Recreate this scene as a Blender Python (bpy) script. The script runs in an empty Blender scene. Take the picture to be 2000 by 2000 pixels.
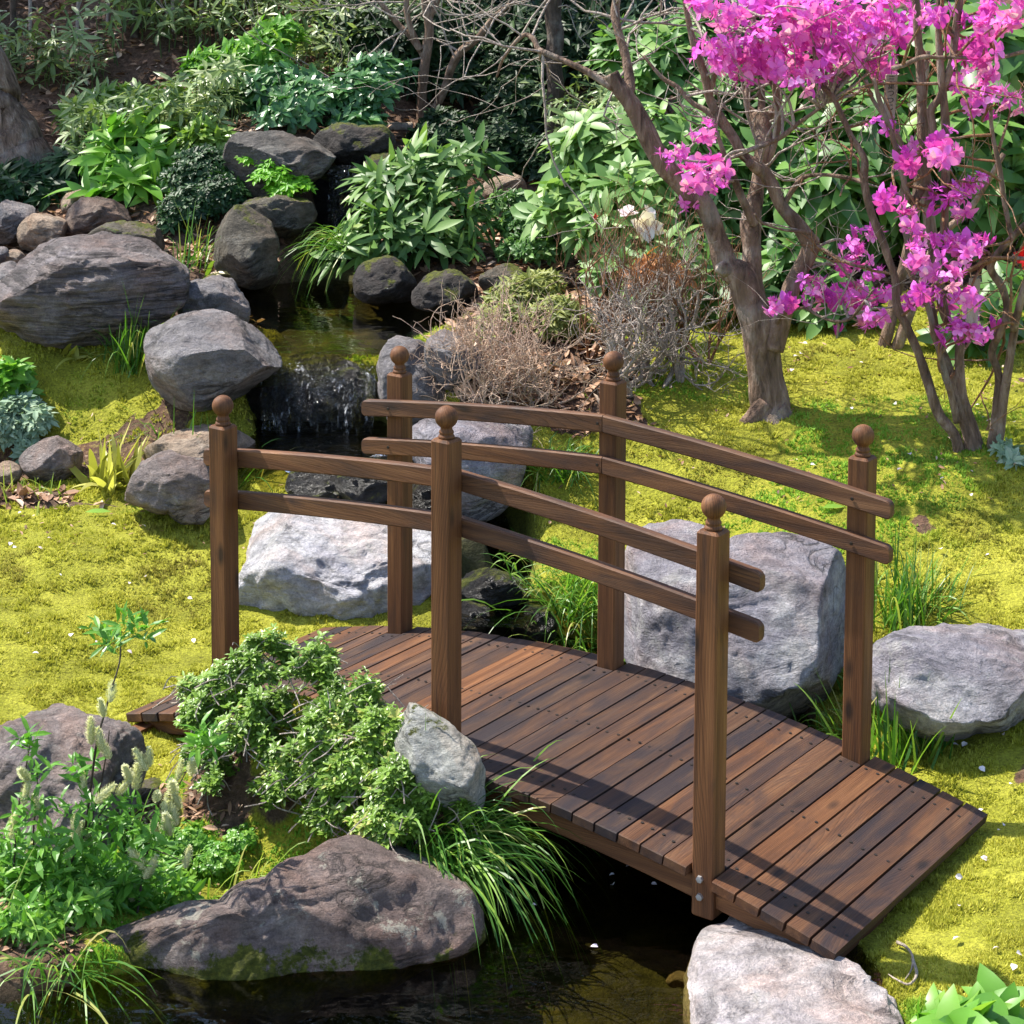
import bpy, math, random
import numpy as np
from mathutils import Vector, Matrix
SC = bpy.context.scene
COL = SC.collection
rng = np.random.default_rng(7)
random.seed(7)

# ------------------------------------------------------------------ camera
F, CX, CY = 3944.27, 1000.0, 216.11          # focal length and principal point, in pixels of the 2000 px photograph
PITCH, ROLL, HCAM, YAW = 0.10399, 0.00387, 2.2662, -0.62618
_r0 = np.array([1.0, 0, 0]); FWD = np.array([0, math.cos(PITCH), -math.sin(PITCH)])
_u0 = np.cross(_r0, FWD)
RGT = math.cos(ROLL)*_r0 + math.sin(ROLL)*_u0
UPV = -math.sin(ROLL)*_r0 + math.cos(ROLL)*_u0
CAM = np.array([0.0, 0.0, HCAM])
cam = bpy.data.objects.new('camera', bpy.data.cameras.new('camera'))
COL.objects.link(cam)
cam.data.sensor_width = 36.0
cam.data.lens = F/2000*36.0
cam.data.shift_x = 0.0
cam.data.shift_y = -(1000-CY)/2000
cam.data.clip_start = 0.05
cam.data.clip_end = 500
m = Matrix.Identity(4)
for i in range(3):
    m[i][0] = RGT[i]; m[i][1] = UPV[i]; m[i][2] = -FWD[i]; m[i][3] = CAM[i]
cam.matrix_world = m
SC.camera = cam

# ------------------------------------------------------------------ sky, sun, exposure
SUN_DIR = Vector((0.62, -0.32, -1.0)).normalized()
world = bpy.data.worlds.new("World"); SC.world = world
world.use_nodes = True
wn = world.node_tree.nodes; wl = world.node_tree.links
sky = wn.new('ShaderNodeTexSky'); sky.sky_type = 'NISHITA'; sky.sun_disc = False
sky.sun_elevation = math.asin(-SUN_DIR.z)
sky.sun_rotation = math.atan2(-SUN_DIR.x, -SUN_DIR.y)
bg = wn['Background']; bg.inputs['Strength'].default_value = 0.14
wl.new(sky.outputs[0], bg.inputs['Color'])
sun = bpy.data.objects.new('sun', bpy.data.lights.new('sun', 'SUN'))
COL.objects.link(sun)
sun.data.energy = 4.6; sun.data.angle = math.radians(0.55); sun.data.color = (1.0, 0.95, 0.86)
sun.rotation_euler = SUN_DIR.to_track_quat('-Z', 'Y').to_euler()
SC.view_settings.view_transform = 'Standard'
SC.view_settings.look = 'None'
SC.view_settings.exposure = 1.15
SC.view_settings.gamma = 1.0
SC.cycles.max_bounces = 8
SC.cycles.transparent_max_bounces = 12

# ------------------------------------------------------------------ pixel <-> place helpers (pixels of the 2000 px photograph)
def ray(px, py):
    return FWD + RGT*(px-CX)/F - UPV*(py-CY)/F
def at(px, py, Y):
    d = ray(px, py); return CAM + d*(Y/d[1])
def atz(px, py, z):
    d = ray(px, py); return CAM + d*((z-HCAM)/d[2])
def mpx(Y): return Y/F*1.0
def r1(x, y): return (.3623*x, .3623*y)
def r2(x, y): return (650+.3623*x, .3623*y)
def r3(x, y): return (1300+.3623*x, .3623*y)
def r6(x, y): return (1300+.3623*x, 650+.3623*y)

# ------------------------------------------------------------------ noise
def _hash(i, j, k, s):
    h = (i*374761393 + j*668265263 + k*1274126177 + s*974634777) & 0xffffffff
    h = ((h ^ (h >> 13))*1103515245) & 0xffffffff
    h = ((h ^ (h >> 16))*2246822519) & 0xffffffff
    return ((h ^ (h >> 15)) & 0xffffff)/float(0xffffff)
def vnoise(P, s=0):
    P = np.asarray(P, float)
    I = np.floor(P).astype(np.int64); f = P-I
    f = f*f*f*(f*(f*6-15)+10)
    out = 0
    for a in (0, 1):
        wx = f[:, 0] if a else 1-f[:, 0]
        for b in (0, 1):
            wy = f[:, 1] if b else 1-f[:, 1]
            for c in (0, 1):
                wz = f[:, 2] if c else 1-f[:, 2]
                out = out + wx*wy*wz*_hash(I[:, 0]+a, I[:, 1]+b, I[:, 2]+c, s)
    return out*2-1
def fbm(P, octv=4, s=0, gain=.5):
    P = np.asarray(P, float); a = 1; o = 0
    for k in range(octv):
        o = o + a*vnoise(P*(2.03**k)+k*7.3, s+k); a *= gain
    return o
def ridged(P, octv=4, s=0):
    P = np.asarray(P, float); a = 1; o = 0
    for k in range(octv):
        o = o + a*(1-2*np.abs(vnoise(P*(2.03**k)+k*3.1, s+k))); a *= .5
    return o
def sstep(a, b, x):
    t = np.clip((x-a)/(b-a), 0, 1); return t*t*(3-2*t)

# ------------------------------------------------------------------ mesh helpers
def mk(name, V, Fs, mat=None, parent=None, attrs=None, smooth=False):
    """Fs: list of int arrays (n,3) or (n,4). attrs: {name: array} per vertex (float or vec3)."""
    me = bpy.data.meshes.new(name)
    V = np.ascontiguousarray(V, np.float32).reshape(-1, 3)
    Fs = [np.asarray(f, np.int32) for f in Fs if len(f)]
    me.vertices.add(len(V)); me.vertices.foreach_set('co', V.ravel())
    nl = sum(f.size for f in Fs); nf = sum(len(f) for f in Fs)
    me.loops.add(nl); me.polygons.add(nf)
    me.loops.foreach_set('vertex_index', np.concatenate([f.ravel() for f in Fs]))
    tot = np.concatenate([np.full(len(f), f.shape[1], np.int32) for f in Fs])
    st = np.concatenate([[0], np.cumsum(tot)[:-1]]).astype(np.int32)
    me.polygons.foreach_set('loop_start', st)
    try: me.polygons.foreach_set('loop_total', tot)
    except Exception: pass
    me.polygons.foreach_set('use_smooth', np.full(nf, bool(smooth)))
    for k, a in (attrs or {}).items():
        a = np.ascontiguousarray(a, np.float32)
        if a.ndim == 1:
            me.attributes.new(k, 'FLOAT', 'POINT').data.foreach_set('value', a)
        else:
            me.attributes.new(k, 'FLOAT_VECTOR', 'POINT').data.foreach_set('vector', a.ravel())
    me.update(calc_edges=True); me.validate()
    o = bpy.data.objects.new(name, me); COL.objects.link(o)
    if mat is not None: me.materials.append(mat)
    if parent is not None: o.parent = parent
    return o
class MB:
    def __init__(s): s.V = []; s.F = {}; s.A = {}; s.n = 0
    def add(s, V, Fs, **attrs):
        V = np.asarray(V, float).reshape(-1, 3)
        for f in Fs:
            f = np.asarray(f, np.int64)
            if len(f): s.F.setdefault(f.shape[1], []).append(f+s.n)
        for k, a in attrs.items():
            if np.isscalar(a): a = np.full(len(V), float(a))
            s.A.setdefault(k, []).append(np.asarray(a, float))
        s.V.append(V); s.n += len(V)
    def build(s, name, mat=None, parent=None, smooth=False, origin=None):
        V = np.concatenate(s.V)
        if origin is not None: V = V-np.asarray(origin)
        o = mk(name, V, [np.concatenate(f) for f in s.F.values()], mat, parent,
               {k: np.concatenate(a) for k, a in s.A.items()}, smooth)
        if origin is not None: o.location = origin
        return o
def tag(o, label=None, cat=None, group=None, kind=None):
    if label: o['label'] = label
    if cat: o['category'] = cat
    if group: o['group'] = group
    if kind: o['kind'] = kind
    return o
def empty(name, loc, label, cat, group=None, rz=0):
    o = bpy.data.objects.new(name, None); COL.objects.link(o)
    o.location = loc; o.rotation_euler = (0, 0, rz); o.empty_display_size = .05
    return tag(o, label, cat, group)
def spline(pts, n=8):
    """Catmull-Rom through rows of pts (any columns)."""
    P = np.asarray(pts, float)
    if len(P) < 3: return np.stack([P[0]+(P[-1]-P[0])*t for t in np.linspace(0, 1, n+1)])
    Q = np.vstack([2*P[0]-P[1], P, 2*P[-1]-P[-2]]); out = []
    for i in range(1, len(Q)-2):
        for t in np.arange(n)/n:
            a, b, c, d = Q[i-1], Q[i], Q[i+1], Q[i+2]
            out.append(.5*((2*b)+(-a+c)*t+(2*a-5*b+4*c-d)*t*t+(-a+3*b-3*c+d)*t**3))
    out.append(P[-1]); return np.array(out)
def tube(P, R, ns=8, cap=True):
    P = np.asarray(P, float); R = np.broadcast_to(np.asarray(R, float), (len(P),))
    T = np.gradient(P, axis=0); T /= np.linalg.norm(T, axis=1)[:, None]+1e-12
    a = np.array([0, 0, 1.]) if abs(T[0][2]) < .9 else np.array([1., 0, 0])
    N = np.cross(T[0], a); N /= np.linalg.norm(N); V = []
    ang = np.arange(ns)*2*math.pi/ns
    for i in range(len(P)):
        N = N-T[i]*(N@T[i]); N /= np.linalg.norm(N)+1e-12
        B = np.cross(T[i], N)
        V.append(P[i]+R[i]*(np.cos(ang)[:, None]*N+np.sin(ang)[:, None]*B))
    V = np.concatenate(V); Q = []
    k = np.arange(ns); k2 = (k+1) % ns
    for i in range(len(P)-1):
        Q.append(np.stack([i*ns+k, i*ns+k2, (i+1)*ns+k2, (i+1)*ns+k], 1))
    Q = np.concatenate(Q); Fs = [Q]
    if cap:
        V = np.vstack([V, P[-1], P[0]]); c = len(P)*ns; e = (len(P)-1)*ns
        Fs.append(np.stack([e+k, e+k2, np.full(ns, c)], 1)); Fs.append(np.stack([k2, k, np.full(ns, c+1)], 1))
    return V, Fs
def unit(v): return v/(np.linalg.norm(v, axis=-1, keepdims=True)+1e-12)

# leaves -------------------------------------------------------------
LT = np.array([(0, 0), (-.42, .3), (0, .3), (.42, .3), (-.46, .66), (0, .66), (.46, .66), (0, 1.0)])
LF = np.array([(0, 2, 1), (0, 3, 2), (1, 2, 5), (1, 5, 4), (2, 3, 6), (2, 6, 5), (4, 5, 7), (5, 6, 7)])
def _hi(wd):
    T = [(0, 0)]; Fc = []
    for t_, w in zip((.14, .32, .5, .68, .84), wd): T += [(-w, t_), (0, t_), (w, t_)]
    T.append((0, 1.0)); Fc += [(0, 2, 1), (0, 3, 2)]
    for r in range(4):
        a = 1+3*r; Fc += [(a, a+1, a+4), (a, a+4, a+3), (a+1, a+2, a+5), (a+1, a+5, a+4)]
    return np.array(T), np.array(Fc+[(13, 14, 16), (14, 15, 16)])
HI = {'leaf': _hi((.25, .43, .5, .43, .26)), 'petal': _hi((.20, .36, .48, .5, .38))}
def leaves(B, D, N, L, Wd, droop, var=None, fold=.22, hi=None):
    LT, LF = HI[hi] if hi else (globals()['LT'], globals()['LF']); nv = len(LT)
    B = np.asarray(B, float); n = len(B)
    L = np.broadcast_to(L, (n,)); Wd = np.broadcast_to(Wd, (n,)); droop = np.broadcast_to(droop, (n,))
    D = unit(D); S = unit(np.cross(D, N)); N = np.cross(S, D)
    s, t = LT[:, 0], LT[:, 1]
    V = (B[:, None]+D[:, None]*(t[None, :, None]*L[:, None, None])+S[:, None]*(s[None, :, None]*Wd[:, None, None])
         + N[:, None]*((fold*np.abs(s)[None]*Wd[:, None]-droop[:, None]*(t**2)[None]*L[:, None])[..., None]))
    Fc = (LF[None]+(np.arange(n)*nv)[:, None, None]).reshape(-1, 3)
    if var is None: var = rng.random(n)
    return V.reshape(-1, 3), [Fc], np.repeat(var, nv)
def whorls(P, A, k, L, Wd, el=(10, 50), droop=.25, jit=.28, hi=None):
    """rosettes of k leaves at each P around axis A"""
    P = np.asarray(P); n = len(P); A = unit(np.asarray(A, float))
    ref = np.where(np.abs(A[:, 2:3]) < .9, [[0, 0, 1.]], [[1., 0, 0]])
    U = unit(np.cross(A, ref)); Vv = np.cross(A, U)
    ph = rng.random(n)[:, None]*6.28+np.arange(k)[None]*2*math.pi/k+rng.normal(0, .25, (n, k))
    e = np.radians(rng.uniform(el[0], el[1], (n, k)))
    R = U[:, None]*np.cos(ph)[..., None]+Vv[:, None]*np.sin(ph)[..., None]
    D = R*np.cos(e)[..., None]+A[:, None]*np.sin(e)[..., None]
    N = A[:, None]*np.cos(e)[..., None]-R*np.sin(e)[..., None]
    b = (P[:, None]+A[:, None]*rng.normal(0, .12, (n, k))[..., None]*L).reshape(-1, 3)
    sz = np.repeat(rng.uniform(1-jit*1.6, 1+jit, n), k)*rng.uniform(.8, 1.15, n*k)
    v = np.clip(np.repeat(rng.random(n), k)*.6+rng.random(n*k)*.4, 0, 1)
    return leaves(b, D.reshape(-1, 3), N.reshape(-1, 3), L*sz, Wd*sz*rng.uniform(.8, 1.2, n*k), droop*rng.uniform(.2, 1.9, n*k), v, .22, hi)
def blades(B, az, el, L, Wd, droop, nseg=6, twist=0.0):
    """grass blades: ribbons that rise at el and bow over"""
    n = len(B); t = np.linspace(0, 1, nseg+1)
    h = np.stack([np.cos(az), np.sin(az), 0*az], 1)
    d = h[:, None]*(np.cos(el)[:, None]*t[None]*L[:, None]*(1-.12*t[None]**2))[..., None]
    z = np.sin(el)[:, None]*t[None]*L[:, None]-droop[:, None]*L[:, None]*t[None]**2.2
    C = B[:, None]+d; C[..., 2] += z
    S = np.stack([-np.sin(az), np.cos(az), 0*az], 1)
    w = Wd[:, None]*(1-t[None]**1.6)*.5+1e-5
    S = S+np.array([0, 0, 1.])*rng.normal(0, .5, n)[:, None]; S = unit(S)
    Lf = C-S[:, None]*w[..., None]; Rt = C+S[:, None]*w[..., None]
    V = np.stack([Lf, Rt], 2).reshape(-1, 3); m_ = 2*(nseg+1)
    q = np.array([(2*i, 2*i+1, 2*i+3, 2*i+2) for i in range(nseg)])
    Fc = (q[None]+(np.arange(n)*m_)[:, None, None]).reshape(-1, 4)
    return V, [Fc], np.repeat(rng.random(n), m_)

# ------------------------------------------------------------------ materials
def newmat(name):
    mt = bpy.data.materials.new(name); mt.use_nodes = True
    nt = mt.node_tree; nt.nodes.clear()
    return mt, nt
class NT:
    def __init__(s, name):
        s.mat, s.t = newmat(name); s.out = s.n('ShaderNodeOutputMaterial')
    def n(s, typ, **kw):
        nd = s.t.nodes.new(typ)
        for k, v in kw.items():
            if k.startswith('i_'):
                key = k[2:].replace('_', ' ')
                nd.inputs[int(key) if key.isdigit() else key].default_value = v
            else: setattr(nd, k, v)
        return nd
    def l(s, a, b): s.t.links.new(a, b)
    def noise(s, vec, scale, detail=5, rough=.55, dist=0):
        nd = s.n('ShaderNodeTexNoise'); nd.inputs['Scale'].default_value = scale; nd.inputs['Detail'].default_value = detail
        nd.inputs['Roughness'].default_value = rough; nd.inputs['Distortion'].default_value = dist
        if vec is not None: s.l(vec, nd.inputs['Vector'])
        return nd.outputs['Fac']
    def ramp(s, fac, stops, interp='LINEAR'):
        nd = s.n('ShaderNodeValToRGB'); cr = nd.color_ramp; cr.interpolation = interp
        while len(cr.elements) < len(stops): cr.elements.new(.5)
        for e, (p, c) in zip(cr.elements, stops):
            e.position = p; e.color = (c[0], c[1], c[2], 1) if hasattr(c, '__len__') else (c, c, c, 1)
        s.l(fac, nd.inputs[0]); return nd.outputs['Color']
    def mix(s, fac, a, b, mode='MIX'):
        nd = s.n('ShaderNodeMix'); nd.data_type = 'RGBA'; nd.blend_type = mode
        for sock, v in ((nd.inputs[0], fac), (nd.inputs[6], a), (nd.inputs[7], b)):
            if hasattr(v, 'links'): s.l(v, sock)
            elif hasattr(v, '__len__'): sock.default_value = (v[0], v[1], v[2], 1)
            else: sock.default_value = v
        return nd.outputs[2]
    def math(s, op, a, b=0.0, clamp=False):
        nd = s.n('ShaderNodeMath'); nd.operation = op; nd.use_clamp = clamp
        for sock, v in ((nd.inputs[0], a), (nd.inputs[1], b)):
            if hasattr(v, 'links'): s.l(v, sock)
            else: sock.default_value = v
        return nd.outputs[0]
    def mapping(s, vec, scale=(1, 1, 1), loc=(0, 0, 0), rot=(0, 0, 0)):
        nd = s.n('ShaderNodeMapping'); nd.inputs['Scale'].default_value = scale; nd.inputs['Location'].default_value = loc
        nd.inputs['Rotation'].default_value = rot; s.l(vec, nd.inputs['Vector']); return nd.outputs[0]
    def attr(s, name): return s.n('ShaderNodeAttribute', attribute_name=name)
    def bump(s, h, strength, dist=.01, normal=None):
        nd = s.n('ShaderNodeBump'); nd.inputs['Strength'].default_value = strength; nd.inputs['Distance'].default_value = dist
        s.l(h, nd.inputs['Height'])
        if normal is not None: s.l(normal, nd.inputs['Normal'])
        return nd.outputs[0]
    def bsdf(s, col, rough=.6, spec=.4, normal=None):
        nd = s.n('ShaderNodeBsdfPrincipled')
        if hasattr(col, 'links'): s.l(col, nd.inputs['Base Color'])
        else: nd.inputs['Base Color'].default_value = (*col, 1)
        if hasattr(rough, 'links'): s.l(rough, nd.inputs['Roughness'])
        else: nd.inputs['Roughness'].default_value = rough
        nd.inputs['Specular IOR Level'].default_value = spec
        if normal is not None: s.l(normal, nd.inputs['Normal'])
        return nd
    def done(s, sh): s.l(sh, s.out.inputs['Surface']); return s.mat
def leafmat(name, stops, rough=.4, spec=.5, tr=.28, trc=1.5):
    t = NT(name); v = t.attr('var').outputs['Fac']
    c = t.ramp(v, stops)
    p = t.bsdf(c, rough, spec)
    tl = t.n('ShaderNodeBsdfTranslucent'); t.l(t.mix(1.0, c, (trc, trc*1.05, trc*.55), 'MULTIPLY'), tl.inputs['Color'])
    mx = t.n('ShaderNodeMixShader'); mx.inputs[0].default_value = tr
    t.l(p.outputs[0], mx.inputs[1]); t.l(tl.outputs[0], mx.inputs[2])
    return t.done(mx.outputs[0])
M = {}
M['rhodo'] = leafmat('rhododendron_leaf', [(0, (.03, .08, .018)), (.5, (.08, .19, .038)), (.85, (.16, .30, .07)), (1, (.26, .36, .09))], .46, .4, .28)
M['rhodo_pale'] = leafmat('pale_rhododendron_leaf', [(0, (.07, .15, .035)), (.5, (.16, .29, .08)), (1, (.30, .42, .14))], .46, .4, .32)
M['bigleaf'] = leafmat('large_leaf', [(0, (.03, .08, .02)), (.5, (.085, .19, .04)), (.85, (.17, .31, .065)), (1, (.30, .40, .08))], .42, .42, .3)
M['longleaf'] = leafmat('long_leaf', [(0, (.03, .085, .02)), (.5, (.10, .20, .045)), (.85, (.19, .31, .075)), (1, (.33, .42, .13))], .46, .4, .3)
M['glossy'] = leafmat('glossy_leaf', [(0, (.022, .075, .022)), (.5, (.05, .15, .042)), (1, (.13, .27, .075))], .34, .5, .22)
M['box'] = leafmat('dark_small_leaf', [(0, (.01, .03, .009)), (.6, (.022, .065, .018)), (1, (.055, .13, .03))], .48, .35, .2)
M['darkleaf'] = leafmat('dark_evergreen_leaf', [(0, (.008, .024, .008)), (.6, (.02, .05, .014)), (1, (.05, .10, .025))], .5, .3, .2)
M['maple'] = leafmat('fresh_maple_leaf', [(0, (.10, .30, .015)), (.6, (.17, .42, .02)), (1, (.28, .52, .035))], .45, .3, .4)
M['fresh'] = leafmat('fresh_leaf', [(0, (.06, .18, .02)), (.5, (.13, .31, .035)), (1, (.26, .42, .06))], .38, .4, .35)
M['azleaf'] = leafmat('small_azalea_leaf', [(0, (.08, .13, .022)), (.45, (.15, .265, .035)), (.85, (.24, .37, .06)), (1, (.42, .42, .12))], .36, .45, .3)
M['yellowleaf'] = leafmat('yellow_strap_leaf', [(0, (.16, .17, .03)), (.5, (.36, .36, .07)), (1, (.55, .52, .16))], .4, .4, .35)
M['silver'] = leafmat('silver_leaf', [(0, (.12, .19, .12)), (.5, (.24, .34, .22)), (1, (.42, .5, .36))], .6, .2, .2)
M['sasa'] = leafmat('bamboo_grass_leaf', [(0, (.07, .12, .035)), (.5, (.19, .27, .09)), (.85, (.36, .42, .20)), (1, (.62, .62, .42))], .38, .45, .25)
M['grass'] = leafmat('sedge_blade', [(0, (.035, .11, .015)), (.5, (.09, .22, .025)), (.88, (.22, .36, .05)), (1, (.42, .36, .12))], .38, .4, .32)
M['grass_yellow'] = leafmat('yellow_sedge_blade', [(0, (.12, .22, .025)), (.5, (.24, .35, .045)), (.9, (.42, .47, .09)), (1, (.52, .40, .15))], .38, .4, .35)
M['fern'] = leafmat('olive_fern', [(0, (.10, .13, .03)), (.5, (.22, .25, .06)), (1, (.34, .35, .10))], .5, .3, .3)
M['orange'] = leafmat('orange_leaf', [(0, (.30, .11, .03)), (1, (.55, .24, .07))], .5, .3, .3)
M['litter'] = leafmat('dry_leaf', [(0, (.11, .055, .03)), (.5, (.30, .16, .09)), (.85, (.48, .30, .19)), (1, (.62, .48, .36))], .6, .3, .1, 1.0)
M['mossblade'] = None
M['pink'] = leafmat('magenta_petal', [(0, (.58, .045, .50)), (.42, (.82, .16, .76)), (.78, (.92, .38, .86)), (1, (.96, .64, .94))], .5, .2, .35, 1.1)
M['white_flower'] = leafmat('pale_pink_petal', [(0, (.8, .55, .6)), (1, (.85, .80, .78))], .5, .2, .3, 1.0)
M['red_flower'] = leafmat('red_petal', [(0, (.45, .01, .01)), (1, (.65, .02, .02))], .45, .3, .3, 1.0)
M['petal'] = leafmat('fallen_petal', [(0, (.70, .55, .62)), (1, (.86, .80, .82))], .5, .3, .2, 1.0)
M['catkin'] = leafmat('catkin_fuzz', [(0, (.42, .42, .20)), (.6, (.66, .66, .40)), (1, (.80, .80, .60))], .8, .1, .3, 1.0)

def rockmat(name, c1, c2, c3, lich=(.55, .54, .48), lamt=.35, moss=0.0, strata=False, bumpk=1.0, wet=0.0, scale=1.0, mosslow=0.0):
    t = NT(name)
    g = t.n('ShaderNodeTexCoord').outputs['Object']
    if strata: g2 = t.mapping(g, (.8, .8, 7.0), rot=(0.12, .18, 0))
    else: g2 = t.mapping(g, (1, 1, 2.2), rot=(.4, .5, .2))
    big = t.noise(g2, 3.2*scale, 8, .66, .7)
    c = t.ramp(big, [(.30, c1), (.5, c2), (.70, c3)])
    fine = t.noise(g, 42*scale, 9, .78)
    grit = t.noise(g, 190*scale, 3, .7)
    c = t.mix(.6, c, t.ramp(fine, [(.30, .42), (.5, 1.05), (.68, 1.6)]), 'MULTIPLY')
    c = t.mix(.4, c, t.ramp(grit, [(.32, .5), (.5, 1.05), (.66, 1.55)]), 'MULTIPLY')
    vein = t.noise(t.mapping(g, (1, 1, 3.4), rot=(.7, .35, .5)), 6.5*scale, 9, .7, 1.8)
    c = t.mix(.6, c, t.ramp(vein, [(.33, .45), (.48, 1.0), (.64, 1.45)]), 'MULTIPLY')
    hue = t.noise(g, 2.1*scale, 5, .65, .6)
    c = t.mix(t.ramp(hue, [(.45, 0), (.62, .7)]), c, t.mix(1, c, (1.25, .92, .74), 'MULTIPLY'))
    c = t.mix(t.ramp(hue, [(.30, .5), (.42, 0)]), c, t.mix(1, c, (.86, .88, 1.08), 'MULTIPLY'))
    lb = t.noise(g, 9*scale, 7, .8, .3)
    c = t.mix(t.ramp(lb, [(.57, 0), (.61, lamt)]), c, lich)
    # folds and cracks
    rid = t.math('ABSOLUTE', t.math('SUBTRACT', t.noise(g2, 4.2*scale, 8, .62, 1.1), .5))
    crk = t.ramp(rid, [(0, 0), (.022, .75), (.06, 1)])
    crm = t.ramp(t.noise(g, 2.6*scale, 3), [(.46, 1), (.6, 0)])
    crk = t.math('MAXIMUM', crk, crm)
    c = t.mix(t.math('MULTIPLY', t.math('SUBTRACT', 1.0, crk), .75), c, (.025, .022, .02))
    if strata:
        ln_ = t.noise(t.mapping(g, (1.4, 1.4, 30), rot=(.1, .14, 0)), 1.6, 6, .6, .5)
        c = t.mix(t.ramp(ln_, [(.36, .75), (.46, 0)]), c, (.035, .03, .029))
    if moss > 0 or mosslow > 0:
        nrm = t.n('ShaderNodeNewGeometry'); sx = t.n('ShaderNodeSeparateXYZ'); t.l(nrm.outputs['Normal'], sx.inputs[0])
        so = t.n('ShaderNodeSeparateXYZ'); t.l(g, so.inputs[0])
        w_ = t.math('ADD', t.math('MULTIPLY', sx.outputs['Z'], .22 if moss > 0 else 0.0), t.noise(g, 6*scale, 8, .75))
        if mosslow > 0: w_ = t.math('ADD', w_, t.math('MULTIPLY', t.math('SUBTRACT', mosslow, so.outputs['Z']), 2.6))
        th_ = .74-moss*.25
        mk_ = t.ramp(w_, [(th_, 0), (th_+.05, 1)])
        mc = t.ramp(t.noise(g, 70, 4, .7), [(.3, (.03, .045, .005)), (.55, (.12, .13, .014)), (.72, (.24, .25, .03))])
        c = t.mix(mk_, c, mc)
    h = t.math('ADD', t.noise(g2, 9*scale, 10, .7, .5), t.math('MULTIPLY', fine, .45))
    h = t.math('ADD', h, t.math('ADD', t.math('MULTIPLY', crk, .3), t.math('MULTIPLY', grit, .10)))
    if strata: h = t.math('ADD', h, t.math('MULTIPLY', ln_, .8))
    b = t.bump(h, 1.0, .055*bumpk)
    p = t.bsdf(c, .75-.5*wet, .25+.3*wet, b)
    return t.done(p.outputs[0])
M['rk_layer'] = rockmat('layered_grey_stone', (.12, .10, .096), (.24, .205, .198), (.40, .355, .345), lamt=.12, strata=True, bumpk=1.3)
M['rk_grey'] = rockmat('purple_grey_stone', (.12, .11, .113), (.225, .21, .212), (.36, .335, .33), lamt=.2)
M['rk_pale'] = rockmat('pale_marbled_stone', (.36, .34, .36), (.54, .52, .53), (.68, .66, .65), lich=(.66, .65, .58), lamt=.35, bumpk=1.1)
M['rk_pale2'] = rockmat('pale_pinkish_stone', (.38, .32, .32), (.56, .50, .49), (.68, .64, .61), lich=(.66, .63, .58), lamt=.4)
M['rk_violet'] = rockmat('violet_grey_stone', (.17, .155, .182), (.31, .29, .318), (.58, .57, .56), lamt=.3)
M['rk_brown'] = rockmat('brown_stone', (.10, .07, .055), (.20, .145, .115), (.32, .25, .20), lamt=.15)
M['rk_tan'] = rockmat('tan_stone', (.22, .16, .115), (.34, .26, .19), (.48, .40, .31), lamt=.2)
M['rk_dark'] = rockmat('dark_stone', (.025, .022, .021), (.055, .048, .044), (.10, .09, .08), lamt=.05, moss=.35)
M['rk_slab'] = rockmat('grey_brown_slab', (.06, .055, .05), (.13, .118, .105), (.24, .22, .195), lamt=.15)
M['rk_wet'] = rockmat('wet_black_stone', (.008, .007, .006), (.02, .018, .016), (.045, .04, .036), lamt=0, moss=.3, wet=.8, bumpk=1.5)
M['rk_olive'] = rockmat('olive_brown_stone', (.06, .052, .04), (.12, .105, .08), (.21, .185, .14), lamt=.15, moss=.25)
M['rk_lichen'] = rockmat('lichen_spotted_stone', (.12, .085, .078), (.25, .195, .175), (.40, .34, .30), lich=(.52, .49, .40), lamt=.75, mosslow=.335, scale=1.4)
M['rk_boulder'] = rockmat('rough_brown_grey_stone', (.13, .105, .095), (.26, .215, .20), (.42, .36, .335), lamt=.3, scale=1.5)
M['rk_white'] = rockmat('whitish_stone', (.34, .34, .31), (.48, .48, .44), (.62, .61, .56), lich=(.42, .42, .30), lamt=.3, moss=.15, scale=1.6)

def barkmat(name, c1, c2, c3, sc=1.0):
    t = NT(name); o = t.n('ShaderNodeTexCoord').outputs['Object']
    g = t.mapping(o, (1, 1, .28)); n1 = t.noise(g, 26*sc, 8, .65, .6); n2 = t.noise(o, 7*sc, 5, .6)
    c = t.ramp(n1, [(.3, c1), (.52, c2), (.72, c3)])
    c = t.mix(t.ramp(n2, [(.52, 0), (.66, .45)]), c, (.40, .37, .32))
    b = t.bump(t.math('ADD', n1, t.math('MULTIPLY', t.noise(g, 90*sc, 5), .5)), 1.0, .03)
    return t.done(t.bsdf(c, .8, .2, b).outputs[0])
M['bark'] = barkmat('grey_brown_bark', (.05, .032, .023), (.23, .15, .105), (.46, .35, .27))
M['bark_dark'] = barkmat('dark_bark', (.035, .026, .02), (.09, .065, .05), (.16, .12, .09))
M['twig'] = barkmat('dry_twig', (.28, .22, .18), (.52, .43, .36), (.68, .60, .54), 2)
M['twig_tan'] = barkmat('pale_tan_twig', (.60, .38, .25), (.78, .55, .40), (.86, .72, .58), 2)
M['twig_orange'] = barkmat('orange_brown_twig', (.22, .10, .045), (.36, .18, .09), (.45, .28, .18), 2)
M['stem'] = barkmat('plant_stem', (.05, .035, .02), (.12, .08, .045), (.2, .14, .08), 2)
M['log'] = barkmat('weathered_log', (.30, .23, .17), (.44, .36, .28), (.56, .48, .38))

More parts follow.
